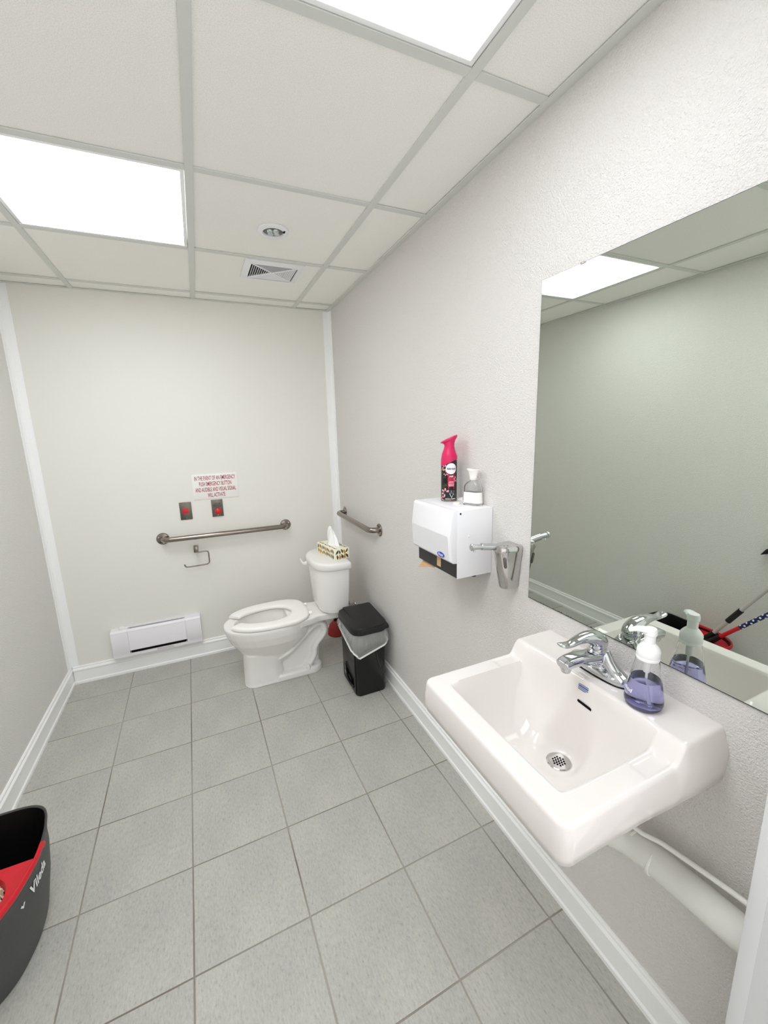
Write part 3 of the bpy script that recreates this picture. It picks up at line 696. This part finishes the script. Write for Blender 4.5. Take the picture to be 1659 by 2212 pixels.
text_on('lettering', 'CAUTION: ATTENTION', .0052, M_whiteink, t, can_fn(.0006, A1 - .1, .0105), bold=.0002, sx=.72)
def flower(a0, z, s, rot):
    g = G(); f = can_fn(.0006, a0, z)
    for k in range(5):
        an = rot + k*2*PI/5*.8; c, s_ = math.cos(an), math.sin(an); poly = [(.0035 + x_, y_) for x_, y_ in ((0, 0), (.004, .0026), (.008, .002), (.0095, 0), (.008, -.002), (.004, -.0026))]
        pp = [f(s*(x*c - y*s_), s*(x*s_ + y*c)) for x, y in poly]; g.add(pp, [tuple(range(6))])
    obj('blossom_print', g, M_petal, t, smooth=False)
flower(-.55, .128, 1.0, 1.2); flower(-.50, .035, 1.35, .5); flower(-.80, .012, .9, 1.0); flower(-.42, .108, .8, 3.6); flower(.95, .085, .9, 2)
patch('gold_band', [(-.012, -.004), (.006, -.004), (.006, .004), (-.012, .004)], M_gold, .0003, -.75, .121)

# ------------------------------------------------------------------ glass bottle with white stopper
GX, GY = -.0320, 1.2430; GZ = PZ1
t = thing('glass_bottle', (GX, GY, GZ), 'small clear glass bottle with white label and flared white stopper', 'bottle')
ga = Vector((.60, -.80)); gb = Vector((ga.y, -ga.x))
def gring(a, b, z, wav=.0045, n=40):
    out = []
    for k in range(n):
        an = 2*PI*k/n; c, s = math.cos(an), math.sin(an)
        x = a*math.copysign(abs(c)**.75, c); y = b*math.copysign(abs(s)**.75, s) + wav*math.sin(x/a*PI)
        q = Vector((GX, GY)) + ga*x + gb*y; out.append((q.x, q.y, GZ + z))
    return out
body = [gring(.0345, .0155, .0005), gring(.0355, .0165, .003), gring(.0340, .0155, .010), gring(.0325, .0145, .055), gring(.0325, .0145, .066), gring(.0295, .0135, .073, .003), gring(.0205, .0115, .082, .001), gring(.0115, .0100, .087, 0), gring(.0095, .0095, .090, 0)]
inner = [gring(.0085, .0085, .090, 0), gring(.0105, .0085, .0855, 0), gring(.0190, .0098, .080, .001), gring(.0275, .0115, .0715, .003), gring(.0300, .0122, .064), gring(.0300, .0120, .012), gring(.0280, .0110, .008)]
obj('glass', G().loft(body + inner), M_glass, t, sharp=60)
obj('label', G().loft([gring(.0352, .0168, .008), gring(.0334, .0157, .047), gring(.0332, .0155, .047), gring(.0345, .0163, .008)], False, False), M_sign, t, sharp=60)
rings = []
for z, r in ((.089, .0100), (.0905, .0125), (.100, .0128), (.112, .0145), (.122, .0185), (.127, .0220), (.128, .0215), (.124, .012)):
    r_ = []
    for k in range(36):
        an = 2*PI*k/36; wv = (1 + (.10*max(0, (z - .105)/.02))*math.cos(4*an)); q = Vector((GX, GY)) + ga*r*wv*math.cos(an) + gb*r*wv*.8*math.sin(an)
        r_.append((q.x, q.y, GZ + z + (.002*math.sin(2*an + 1) if z > .12 else 0)))
    rings.append(r_)
obj('stopper', G().loft(rings), M_seat, t, sharp=60)
t = tag(obj('plastic_cap', G().lathe((-.072, 1.288, GZ), [(.013, 0), (.0135, .004), (.011, .0065), (.0003, .007)], 24), mat('ivory_plastic', (244, 236, 228), .4)), 'small flat ivory cap lying on the dispenser top', 'cap')
tag(obj('paper_scrap', G().loft([[(-.012, 1.335, GZ + .0002), (-.006, 1.345, GZ + .0002), (-.030, 1.36, GZ + .0002)], [(-.012, 1.335, GZ + .009), (-.006, 1.345, GZ + .012), (-.030, 1.36, GZ + .004)]]), M_tissue, smooth=False), 'small white paper scrap behind the aerosol can', 'paper')

# ------------------------------------------------------------------ chrome wall soap dispenser
SX, SY = 0, 1.050
t = thing('wall_soap_dispenser', (0, SY, .985), 'polished chrome wall soap dispenser beside the mirror', 'soap dispenser')
obj('wall_bracket', G().box(-.005, -.0005, SY - .018, SY + .022, .992, 1.1335), M_chrome_soft, t, bev=.0015)
def sring(z, hw, dep, n=12, off=0):
    out = [(-.004, SY + hw, z), (-.004, SY - hw, z), (-.028, SY - hw, z)]
    for k in range(n + 1):
        a = -PI/2 + PI*k/n; out.append((-.030 - (dep - .030)*abs(math.cos(a))**.7, SY + hw*math.sin(a)*.98, z))
    out.append((-.028, SY + hw, z)); return out
obj('reservoir', G().loft([sring(.988, .0185, .056), sring(.985 + .008, .0205, .059), sring(1.116, .0335, .084)]), M_chrome_soft, t, sharp=40)
obj('top_cover', G().loft([sring(1.114, .0345, .086), sring(1.118, .0355, .088), sring(1.130, .0345, .086), sring(1.134, .032, .080)]), M_chrome_soft, t, sharp=30)
obj('sight_glass', G().tube([(-.0590, SY - .0225, 1.064), (-.0600, SY - .0228, 1.068), (-.0655, SY - .0238, 1.096), (-.0660, SY - .0238, 1.100)], [.003, .0052, .0052, .003], 14), mat('smoked_sight_glass', (96, 92, 88), .15), t)
pump = obj('pump_barrel', G().tube(smooth_path([(-.040, SY + .006, 1.1225), (-.075, SY + .010, 1.129), (-.128, SY + .014, 1.136)], 4), [.011]*4 + [.0115]*5, 18), M_chrome, t)
obj('plunger_rod', G().tube([(-.120, SY + .0135, 1.1355), (-.160, SY + .0155, 1.138)], .0085, 18), M_chrome, pump)
obj('push_knob', G().lathe((-.157, SY + .0153, 1.138), [(.0088, 0), (.0115, .002), (.0115, .008), (.009, .010), (.0003, .0105)], 20, ax=(-1, .05, .06)), M_chrome, pump)
obj('nozzle', G().tube([(-.154, SY + .015, 1.131), (-.154, SY + .015, 1.121)], .003, 10), M_chrome, pump)
for k in (0, 1): obj('lock_hole', G().lathe((-.045 - .01*k, SY - .012 + .004*k, 1.1338), [(.0018, 0), (.0018, .0006)], 8), M_dark, t)

# ------------------------------------------------------------------ wash basin
SKX, SY0, SY1 = -.437, .428, .898
SCY = (SY0 + SY1)/2; SHY = (SY1 - SY0)/2; SHX = -SKX/2; SCXX = SKX/2
RIM, LEDGE, BOT = .860, .900, .771
def sst(a, b, x):
    q = min(1, max(0, (x - a)/(b - a))); return q*q*(3 - 2*q)
IX0, IX1, IY0, IY1 = -.387, -.118, .483, .849
DRX, DRY = -.192, .661
def basin_h(x, y):
    led = sst(-.152, -.118, x)
    base = RIM + (LEDGE - RIM)*led
    # D-shaped bowl: steep front and sides, long slope under the ledge
    fx0 = (x - IX0)/.105; fx1 = (IX1 - x)/.125; fy0 = (y - IY0)/.125; fy1 = (IY1 - y)/.125
    def r_(q, p): q = min(1, max(0, q)); return 1 - (1 - q)**p
    d = r_(fx0, 3.0)*r_(fx1, 2.2)*r_(fy0, 2.8)*r_(fy1, 2.8)
    drop = .152*d + (.040*d if False else 0)
    if drop > 0: base = RIM + (LEDGE - RIM)*led*(1 - min(1, d*1.25)) - drop
    k = 1 - sst(.030, .075, math.hypot(x - DRX, y - DRY)); base = base*(1 - k) + .7005*k
    # soap recesses on the side rims
    for yc in (.4585, .8675):
        q = max(abs(x + .178)/.040, abs(y - yc)/.0185)
        if q < 1.15: base -= .004*(1 - sst(.78, 1.12, q))
    return base
NX, NY = 110, 120
g = G(); RC = .024
def rim_map(u, v):
    """square to rounded plan (front corners only)"""
    x = u*SHX; y = v*SHY
    dx = -x - (SHX - RC); dy = abs(y) - (SHY - RC)
    if dx > 0 and dy > 0:
        k = max(dx, dy)/math.hypot(dx, dy); x = -(SHX - RC + dx*k); y = math.copysign(SHY - RC + dy*k, y)
    return x + SCXX, y + SCY
def dens(i, n):      # more lines near the edges
    q = i/n*2 - 1; return math.copysign(1 - (1 - abs(q))**1.25, q)
top = []
for i in range(NX + 1):
    for j in range(NY + 1):
        u, v = dens(i, NX), dens(j, NY); x, y = rim_map(u, v); z = basin_h(x, y)
        ed = min((1 + u)*SHX, (1 - abs(v))*SHY)             # rounded outer edge
        R_ = .0095
        if ed < R_: z -= R_ - math.sqrt(max(0, R_*R_ - (R_ - ed)**2))
        top.append((x, y, z))
idx = lambda i, j: i*(NY + 1) + j
fcs = [(idx(i, j), idx(i+1, j), idx(i+1, j+1), idx(i, j+1)) for i in range(NX) for j in range(NY)]
per = [idx(NX, j) for j in range(NY, -1, -1)][::-1]
per = [idx(i, 0) for i in range(NX + 1)][::-1] + [idx(0, j) for j in range(1, NY + 1)] + [idx(i, NY) for i in range(1, NX + 1)] + [idx(NX, j) for j in range(NY - 1, 0, -1)]
nP = len(per); v_all = list(top)
levels = ((.003, .30), (.003, .65), (-.001, .92), (-.009, 1.0), (-.012, 1.01))
for off, f in levels:
    for pidx in per:
        x, y, z = top[pidx]; sx, sy = (x - SCXX), (y - SCY); ln = math.hypot(sx/SHX, sy/SHY)
        ox = -off if x < SKX + .012 else (off*(sx/SHX) if x < -.01 else 0); oy = (off + .011*sst(-.26, -.03, x))*max(-1, min(1, sy/(SHY*.93)))
        if x >= -.0005: ox = 0
        v_all.append((min(0, x + ox*(1 if x < -.01 else 0)), y + oy*(.9), z + (BOT - z)*min(f, 1)))
for l in range(len(levels)):
    a0 = None if l == 0 else len(top) + (l-1)*nP; b0 = len(top) + l*nP
    for k in range(nP):
        k2 = (k+1) % nP
        p_, q_ = (per[k], per[k2]) if l == 0 else (a0 + k, a0 + k2)
        fcs.append((p_, q_, b0 + k2, b0 + k))
last = {per[k]: len(top) + (len(levels)-1)*nP + k for k in range(nP)}      # underside follows the bowl
for i in range(NX + 1):
    for j in range(NY + 1):
        q = idx(i, j)
        if q not in last:
            x, y, z = top[q]; last[q] = len(v_all); v_all.append((x*.955, SCY + (y - SCY)*.93, min(BOT, z - .030)))
fcs += [tuple(last[q] for q in (idx(i, j), idx(i, j+1), idx(i+1, j+1), idx(i+1, j))) for i in range(NX) for j in range(NY)]
g.add(v_all, fcs)
t = thing('wash_basin', (SCXX, SCY, BOT), 'white wall-hung ceramic sink under the mirror', 'sink')
obj('basin', g, M_sink, t, sharp=60)
obj('drain_tailpiece', G().lathe((DRX, DRY, .640), [(.024, 0), (.024, .03), (.034, .034), (.034, .046)], 24), M_chrome_soft, t)
DZ = basin_h(DRX, DRY)
dn = obj('drain', G().lathe((DRX, DRY, DZ), [(.0285, -.004), (.0290, .0016), (.0265, .003), (.0225, .0022), (.0003, .0016)], 40), M_chrome_soft, t, sharp=40)
for a in range(-2, 3):
    for b in range(-2, 3):
        if abs(a + b) > 2: continue
        px = (a + b*.5)*.0069; py = b*.866*.0069
        obj('drain_hole', G().lathe((DRX + px, DRY + py, DZ + .0012), [(.0024, 0), (.0024, .0012)], 10), M_dark, dn)
# overflow slot and maker's sticker on the back slope
def slope_pt(x, y, lift=.0008):
    e = .002; z = basin_h(x, y); n_ = Vector((-(basin_h(x+e, y) - basin_h(x-e, y))/(2*e), -(basin_h(x, y+e) - basin_h(x, y-e))/(2*e), 1)).normalized()
    return Vector((x, y, z)) + n_*lift
def find_x(z0):
    x = -.1185
    while basin_h(x, .65) > z0: x -= .0005
    return x
XS = find_x(.845)
sl = [(.0205*math.copysign(1, math.cos(a))*.86 + .0035*math.cos(a), .0035*math.sin(a)) for a in [k*2*PI/24 for k in range(24)]]
def on_slope(xc, yc, dy, dz):
    z = basin_h(xc, yc) + dz; x = xc; 
    for _ in range(200):
        if basin_h(x, yc + dy) > z: x -= .0003
        else: break
    for _ in range(200):
        if basin_h(x, yc + dy) < z: x += .0003
        else: break
    return slope_pt(x, yc + dy)
obj('overflow_slot', G().add([on_slope(XS, .652, -a, b) for a, b in sl], [tuple(range(24))]), M_dark, t, smooth=False)
g = G(); XT = find_x(.879)
for k in range(4):
    q = [on_slope(XT, .663, dy, .008 - k*.0042 + dz) for dy, dz in ((.014, 0), (0, 0), (-.014 + (.006 if k == 3 else 0), 0), (-.014 + (.006 if k == 3 else 0), .0022), (0, .0022), (.014, .0022))]
    g.add(q, [(0, 1, 4, 5), (1, 2, 3, 4)])
obj('sticker_print', g, M_blueink, t, smooth=False)

# ------------------------------------------------------------------ faucet
FYc = .676
t = thing('faucet', (-.058, FYc, LEDGE), 'chrome single-lever faucet on the sink ledge', 'faucet')
g = G()
zb = LEDGE + .0005
# base plate: long along the wall with raised ends
rings = []
for z, k in ((0, .96), (.004, 1), (.011, 1), (.016, .90), (.018, .72)):
    rings.append([(-.056 + .029*k*math.copysign(abs(math.sin(a))**.8, math.sin(a)), FYc + .082*(k if k < .95 else 1)*math.copysign(abs(math.cos(a))**.75, math.cos(a)), zb + z) for a in [i*2*PI/40 for i in range(40)]])
g.loft(rings)
for s in (-1, 1):   # swept shoulders rising to the body
    g.sweep(smooth_path([(-.056, FYc + s*.074, zb + .010), (-.056, FYc + s*.050, zb + .018), (-.056, FYc + s*.026, zb + .034), (-.057, FYc + s*.008, zb + .055)], 4), [(.020 - .0004*i, .010 + .0008*i) for i in range(13)], 18)
# body column leaning forward
g.sweep(smooth_path([(-.054, FYc, zb + .002), (-.058, FYc, zb + .030), (-.064, FYc, zb + .056), (-.070, FYc, zb + .074)], 4), [(.0225 - .0002*i, .0225 - .0001*i) for i in range(13)], 24, up=(0, 1, 0))
# spout
g.sweep(smooth_path([(-.055, FYc, zb + .040), (-.095, FYc, zb + .048), (-.135, FYc, zb + .0545), (-.165, FYc, zb + .055), (-.185, FYc, zb + .050)], 4), [(.0225 - .0003*i, .0165 - .00035*i) for i in range(17)], 24, pw=.6)
g.lathe((-.171, FYc, zb + .034), [(.0125, 0), (.013, .003), (.014, .020)], 20)
remeshed('faucet_body', g, M_chrome, .0016, t, 8, .5)
g = G()
g.sweep(smooth_path([(-.058, FYc, zb + .070), (-.068, FYc, zb + .086), (-.088, FYc, zb + .099), (-.112, FYc, zb + .105), (-.138, FYc, zb + .104), (-.163, FYc, zb + .100), (-.184, FYc, zb + .102), (-.196, FYc, zb + .106)], 4),
        [(a*.76, b*.84) for a, b in zip([.024, .026, .0275, .0285, .029, .029, .0285, .028, .027, .026, .025, .024, .023, .022, .021, .020, .019, .018, .017, .0165, .016, .016, .0165, .017, .0175, .0175, .017, .0155, .012],
                                  [.022, .024, .025, .0255, .0255, .025, .024, .023, .021, .0195, .018, .0165, .015, .0138, .0126, .0115, .0104, .0095, .0087, .008, .0074, .007, .0066, .0064, .0062, .006, .0056, .005, .004])], 22)
g.lathe((-.070, FYc, zb + .070), [(.0215, 0), (.0225, .006), (.0215, .018), (.016, .027), (.006, .031)], 26)
remeshed('lever', g, M_chrome, .0016, t, 8, .5)
obj('aerator', G().lathe((-.171, FYc, zb + .030), [(.0095, 0), (.011, .002), (.011, .006)], 18), M_chrome_soft, t)
obj('base_gasket', G().loft([[(-.056 + .0305*math.copysign(abs(math.sin(a))**.8, math.sin(a)), FYc + .0835*math.copysign(abs(math.cos(a))**.75, math.cos(a)), LEDGE + z) for a in [i*2*PI/40 for i in range(40)]] for z in (-.001, .0016)]), M_blackgloss, t)

# ------------------------------------------------------------------ foaming soap bottle
FX, FYs = -.0805, .5450; FZ = LEDGE
KB = .84
t = thing('foam_soap_bottle', (FX, FYs, FZ), 'clear pump bottle with lavender soap on the sink ledge', 'soap bottle')
out = [(.034, .0004), (.039, .001), (.0435, .006), (.0455, .014), (.0445, .026), (.0405, .046), (.0355, .070), (.0305, .092), (.0268, .108), (.0255, .116)]
inn = [(.0245, .116), (.0256, .107), (.0292, .091), (.0342, .069), (.0392, .045), (.0432, .025), (.0440, .015), (.0420, .0075), (.0375, .0030), (.0005, .0026)]
obj('bottle', G().lathe((FX, FYs, FZ), [(r*KB, z) for r, z in out + inn], 56), M_clear, t, sharp=70)
lq = [(.0005, .0022), (.0378, .0026), (.0424, .0073), (.0444, .015), (.0436, .025), (.0396, .045), (.0352, .0655), (.0005, .0655)]
obj('liquid_soap', G().lathe((FX, FYs, FZ), [(r*KB, z) for r, z in lq], 56), M_liquid, t, sharp=70)
obj('collar', G().lathe((FX, FYs, FZ), [(r*KB, z) for r, z in ((.0262, .112), (.0268, .114), (.0268, .118), (.0260, .119), (.0268, .120), (.0268, .131), (.0255, .136), (.0205, .142), (.0150, .147), (.0132, .149))], 48), M_pump, t)
hd = obj('pump_head', G().lathe((FX, FYs, FZ), [(r*KB, z) for r, z in ((.0128, .147), (.0128, .166), (.0150, .168), (.0155, .176), (.0130, .182), (.0003, .1835))], 40), M_pump, t)
sdv = Vector((-.62, .78)).normalized()
obj('spout', G().sweep([Vector((FX, FYs, FZ + .176)) + Vector((sdv.x, sdv.y, 0))*d_ + Vector((0, 0, z_)) for d_, z_ in ((.0, 0), (.012, .001), (.024, .0005), (.033, -.003), (.039, -.007))], [(.0128, .006), (.0120, .006), (.0095, .0055), (.0072, .0045), (.005, .003)], 16), M_pump, hd)
obj('dip_tube', G().tube([(FX, FYs, FZ + .115), (FX + .002, FYs, FZ + .06), (FX + .008, FYs - .004, FZ + .008)], .0026, 10).lathe((FX, FYs, FZ + .080), [(.006, 0), (.0075, .008), (.0075, .034)], 16), M_pump, t)
vw = (Vector((-.9169, .0363)) - Vector((FX, FYs))).normalized(); rgt = Vector((-vw.y, vw.x)); rgt = rgt if rgt.dot(Vector((.912, -.409))) > 0 else -rgt
def bot_fn(a0, z0):
    def fn(x, y):
        z = z0 + y; r = (.0437 + (.0395 - .0437)*(z - .028)/.022)*KB + .0009; a = a0 + x/r
        q = Vector((FX, FYs)) + (rgt*math.sin(a) + vw*math.cos(a))*r; return (q.x, q.y, FZ + z)
    return fn
text_on('lettering', 'method', .0125, M_whiteink, t, bot_fn(-1.22, .040), bold=.0002)
text_on('lettering', 'hand wash', .005, M_whiteink, t, bot_fn(-1.22, .030))
g = G()
for k in range(14): 
    f = bot_fn(2.55, .040); x0 = -.006 + k*.0009; w_ = .0002 + .0002*(k*7 % 3)
    g.add([f(x0, 0), f(x0 + w_, 0), f(x0 + w_, .005), f(x0, .005)], [(0, 1, 2, 3)])
obj('barcode', g, M_blackink, t, smooth=False)

# ------------------------------------------------------------------ pipes under the sink
t = thing('drain_pipe', (-.055, .45, .48), 'white insulated drain pipe along the wall under the sink', 'pipe')
obj('insulation', G().tube(smooth_path([(-.192, .661, .636), (-.186, .655, .59), (-.150, .640, .545), (-.10, .605, .525), (-.068, .565, .518), (-.058, .52, .519), (-.0555, .45, .524), (-.0555, .38, .530), (-.0555, .296, .536)], 5), .0335, 20), M_pipe, t, sharp=60)
for y in (.545, .492): obj('cable_tie', G().lathe((-.0565, y, .5185), [(.0342, -.003), (.0352, -.002), (.0352, .002), (.0342, .003)], 24, ax=(0, 1, .05)), M_tubew, t)
tag(obj('supply_tube', G().tube(smooth_path([(-.035, .640, .745), (-.045, .610, .64), (-.060, .572, .572), (-.058, .535, .560), (-.046, .492, .566), (-.042, .44, .574), (-.036, .37, .582), (-.033, .309, .588)], 6), .0055, 12), M_tubew), 'thin white water tube tied along the insulated drain pipe', 'tube')

# ------------------------------------------------------------------ mop bucket
def smooth_closed(pts, n=6):
    P_ = [Vector((*p, 0)) for p in pts]; out = []; m_ = len(P_)
    for i in range(m_):
        a, b, c, d = P_[i-1], P_[i], P_[(i+1) % m_], P_[(i+2) % m_]
        for k in range(n):
            q = k/n; out.append(.5*((2*b) + (c-a)*q + (2*a-5*b+4*c-d)*q*q + (3*b-a-3*c+d)*q**3))
    return [(p.x, p.y) for p in out]
plan = smooth_closed([(-1.492, 1.50), (-1.510, 1.565), (-1.555, 1.598), (-1.63, 1.604), (-1.705, 1.598), (-1.750, 1.560), (-1.764, 1.48), (-1.764, 1.36), (-1.752, 1.26), (-1.705, 1.185), (-1.635, 1.155), (-1.565, 1.185), (-1.515, 1.255), (-1.490, 1.36), (-1.487, 1.43)], 5)
bcx2, bcy2 = -1.628, 1.385
def bk(s, z, e=0, lift=True):
    out = []
    for x, y in plan:
        zz = z + (.012*sst(1.42, 1.60, y) if lift else 0)
        d_ = Vector((x - bcx2, y - bcy2)); d_ = d_*s + d_.normalized()*e
        out.append((bcx2 + d_.x, bcy2 + d_.y, zz))
    return out
t = thing('mop_bucket', (bcx2, bcy2, 0), 'charcoal oval mop bucket with red wringer against the left wall', 'bucket')
obj('bucket_shell', G().loft([bk(.76, .002, 0, False), bk(.78, .012, 0, False), bk(.90, .12, 0, False), bk(.955, .20), bk(.955, .235), bk(.975, .262), bk(1.0, .280), bk(1.0, .288), bk(.985, .291), bk(.965, .288), bk(.945, .262), bk(.92, .20), bk(.86, .10, 0, False), bk(.74, .012, 0, False)]), M_charcoal, t, sharp=50)
obj('inner_lining', G().loft([bk(.962, .287), bk(.940, .260), bk(.915, .20), bk(.855, .10, 0, False), bk(.72, .018, 0, False)], cap0=False), M_black, t, sharp=50)
# red wringer on the near half
near = [(x, y) for x, y in plan if y < 1.385]
hx = [p for p in plan]
def wr(s, z):
    out = []
    for x, y in plan:
        q = (bcx2 + (x - bcx2)*s, bcy2 + (y - bcy2)*s)
        if q[1] > 1.405: q = (q[0], 1.405 + .0005*(q[1] - 1.405))
        out.append((q[0], q[1], z))
    return out
wcx, wcy = -1.628, 1.318
def hole(rx, ry, z):
    out = []
    for x, y in plan:
        a = math.atan2((y if y < 1.405 else 1.405) - wcy, x - wcx) ; out.append((wcx + rx*math.cos(a), wcy + ry*math.sin(a), z))
    return out
obj('wringer', G().loft([wr(.93, .225), wr(.945, .262), wr(.955, .270), hole(.084, .082, .262), hole(.078, .074, .235), hole(.060, .055, .16)], cap0=False), M_red, t, sharp=40)
# red rim band around the near end
band = []
rim = [p for p in bk(1.0, .284)]
seg = [p for p in rim if p[1] < 1.452]
st = max(range(len(rim)), key=lambda i: rim[i][1]); order = rim[st:] + rim[:st]; seg = [p for p in order if p[1] < 1.455]
obj('red_rim_band', G().sweep([Vector(p) + Vector((0, 0, -.012 if i in (0, len(seg)-1) else 0)) for i, p in enumerate(seg)], [(.006, .010)]*len(seg), 10), M_red, t)
# lettering on the right flank
def flank(x, y):
    # tx runs along the side towards +y, ty up
    yy = 1.392 + x; z = .216 + y; 
    best = min((p for p in plan if p[0] > bcx2), key=lambda p: abs((bcy2 + (p[1]-bcy2)*.957) - yy)); px = bcx2 + (best[0] - bcx2)*.957
    side = [p for p in plan if p[0] > bcx2 + .02]
    s_ = sorted(((bcy2 + (p[1]-bcy2)*.957), bcx2 + (p[0]-bcx2)*.957) for p in side)
    for (y0, x0), (y1, x1) in zip(s_, s_[1:]):
        if y0 <= yy <= y1: px = x0 + (x1-x0)*(yy-y0)/(y1-y0+1e-9)
    return (px + .0012, yy, z)
text_on('lettering', 'Vileda', .042, M_whiteink, t, flank, bold=.0012, sx=.95)
obj('emblem', G().add([flank(a - .085, b) for a, b in ((-.010, .006), (0, -.006), (.010, .006), (.004, .008), (0, .001), (-.004, .008))], [(0, 1, 4, 5), (1, 2, 3, 4)]), M_whiteink, t, smooth=False)

# mops standing in the wringer
def mop(name, p0, p1, z_top, label, cat):
    p0, p1 = Vector(p0), Vector(p1); d = (p1 - p0).normalized(); ptop = p0 + d*((z_top - p0.z)/d.z)
    t = thing(name, p0, label, cat); return t, p0, d, ptop
t, p0, d, pt = mop('string_mop', (-1.668, 1.290, .262), (-1.690, 1.0610, .6460), 1.22, 'white string mop with grey pole and black grip in the bucket', 'mop')
obj('pole', G().tube([p0 + d*.05, pt], .0105, 14), M_grey, t)
obj('grip', G().tube([p0 + d*.175, p0 + d*.275], .0145, 14), M_black, t, bev=0)
obj('socket', G().tube([p0 - d*.02, p0 + d*.02, p0 + d*.07], [.026, .018, .014], 14), M_black, t)
g = G(); rs = random.Random(5)
for k in range(150):
    a = rs.uniform(0, 2*PI); r0 = rs.uniform(.006, .070); x, y = wcx + .018 + r0*.80*math.cos(a), wcy + .005 + r0*.85*math.sin(a)
    pts = [(x, y, .205), (x + .010*math.cos(a), y + .010*math.sin(a), .245 + rs.uniform(-.01, .012)), (x + rs.uniform(.006, .022)*math.cos(a), y + rs.uniform(.006, .022)*math.sin(a), .236 + rs.uniform(-.015, .006))]
    g.tube(smooth_path(pts, 2), .0026, 6)
o = obj('mop_strings', g, M_string, t); o['kind'] = 'stuff'
t, p0, d, pt = mop('scrub_mop', (-1.655, 1.262, .266), (-1.675, 1.0390, .517), 1.16, 'red pole mop with blue patterned sleeve beside the string mop', 'mop')
obj('pole', G().tube([p0 + d*.06, p0 + d*.19], .0105, 14), M_red, t)
slv = obj('patterned_sleeve', G().tube([p0 + d*.19, pt], .0112, 14), M_navy, t)
for k in range(16):
    c = p0 + d*(.20 + k*.018); e = d.orthogonal().normalized(); e2 = d.cross(e)
    for q in range(3):
        a = q*2*PI/3 + k*.9; n_ = e*math.cos(a) + e2*math.sin(a)
        obj('sleeve_dot', G().lathe(c + n_*.0104, [(.0055, 0), (.004, .0014), (.0003, .0016)], 8, ax=n_), M_whiteink, slv)
obj('socket', G().tube([p0 - d*.03, p0 + d*.01, p0 + d*.07], [.024, .017, .013], 14), M_black, t)
# bracket cut off by the mirror edge
t = thing('wall_bracket', (L, 1.105, .80), 'small black and white bracket on the left wall seen in the mirror', 'bracket')
obj('backplate', G().box(L, L + .012, 1.055, 1.118, .795, .835), M_white, t, bev=.003)
obj('jaw', G().prism([(1.134, .806), (1.112, .842), (1.050, .880), (1.050, .838)], 'x', L + .010, L + .045), M_black, t, bev=.003)
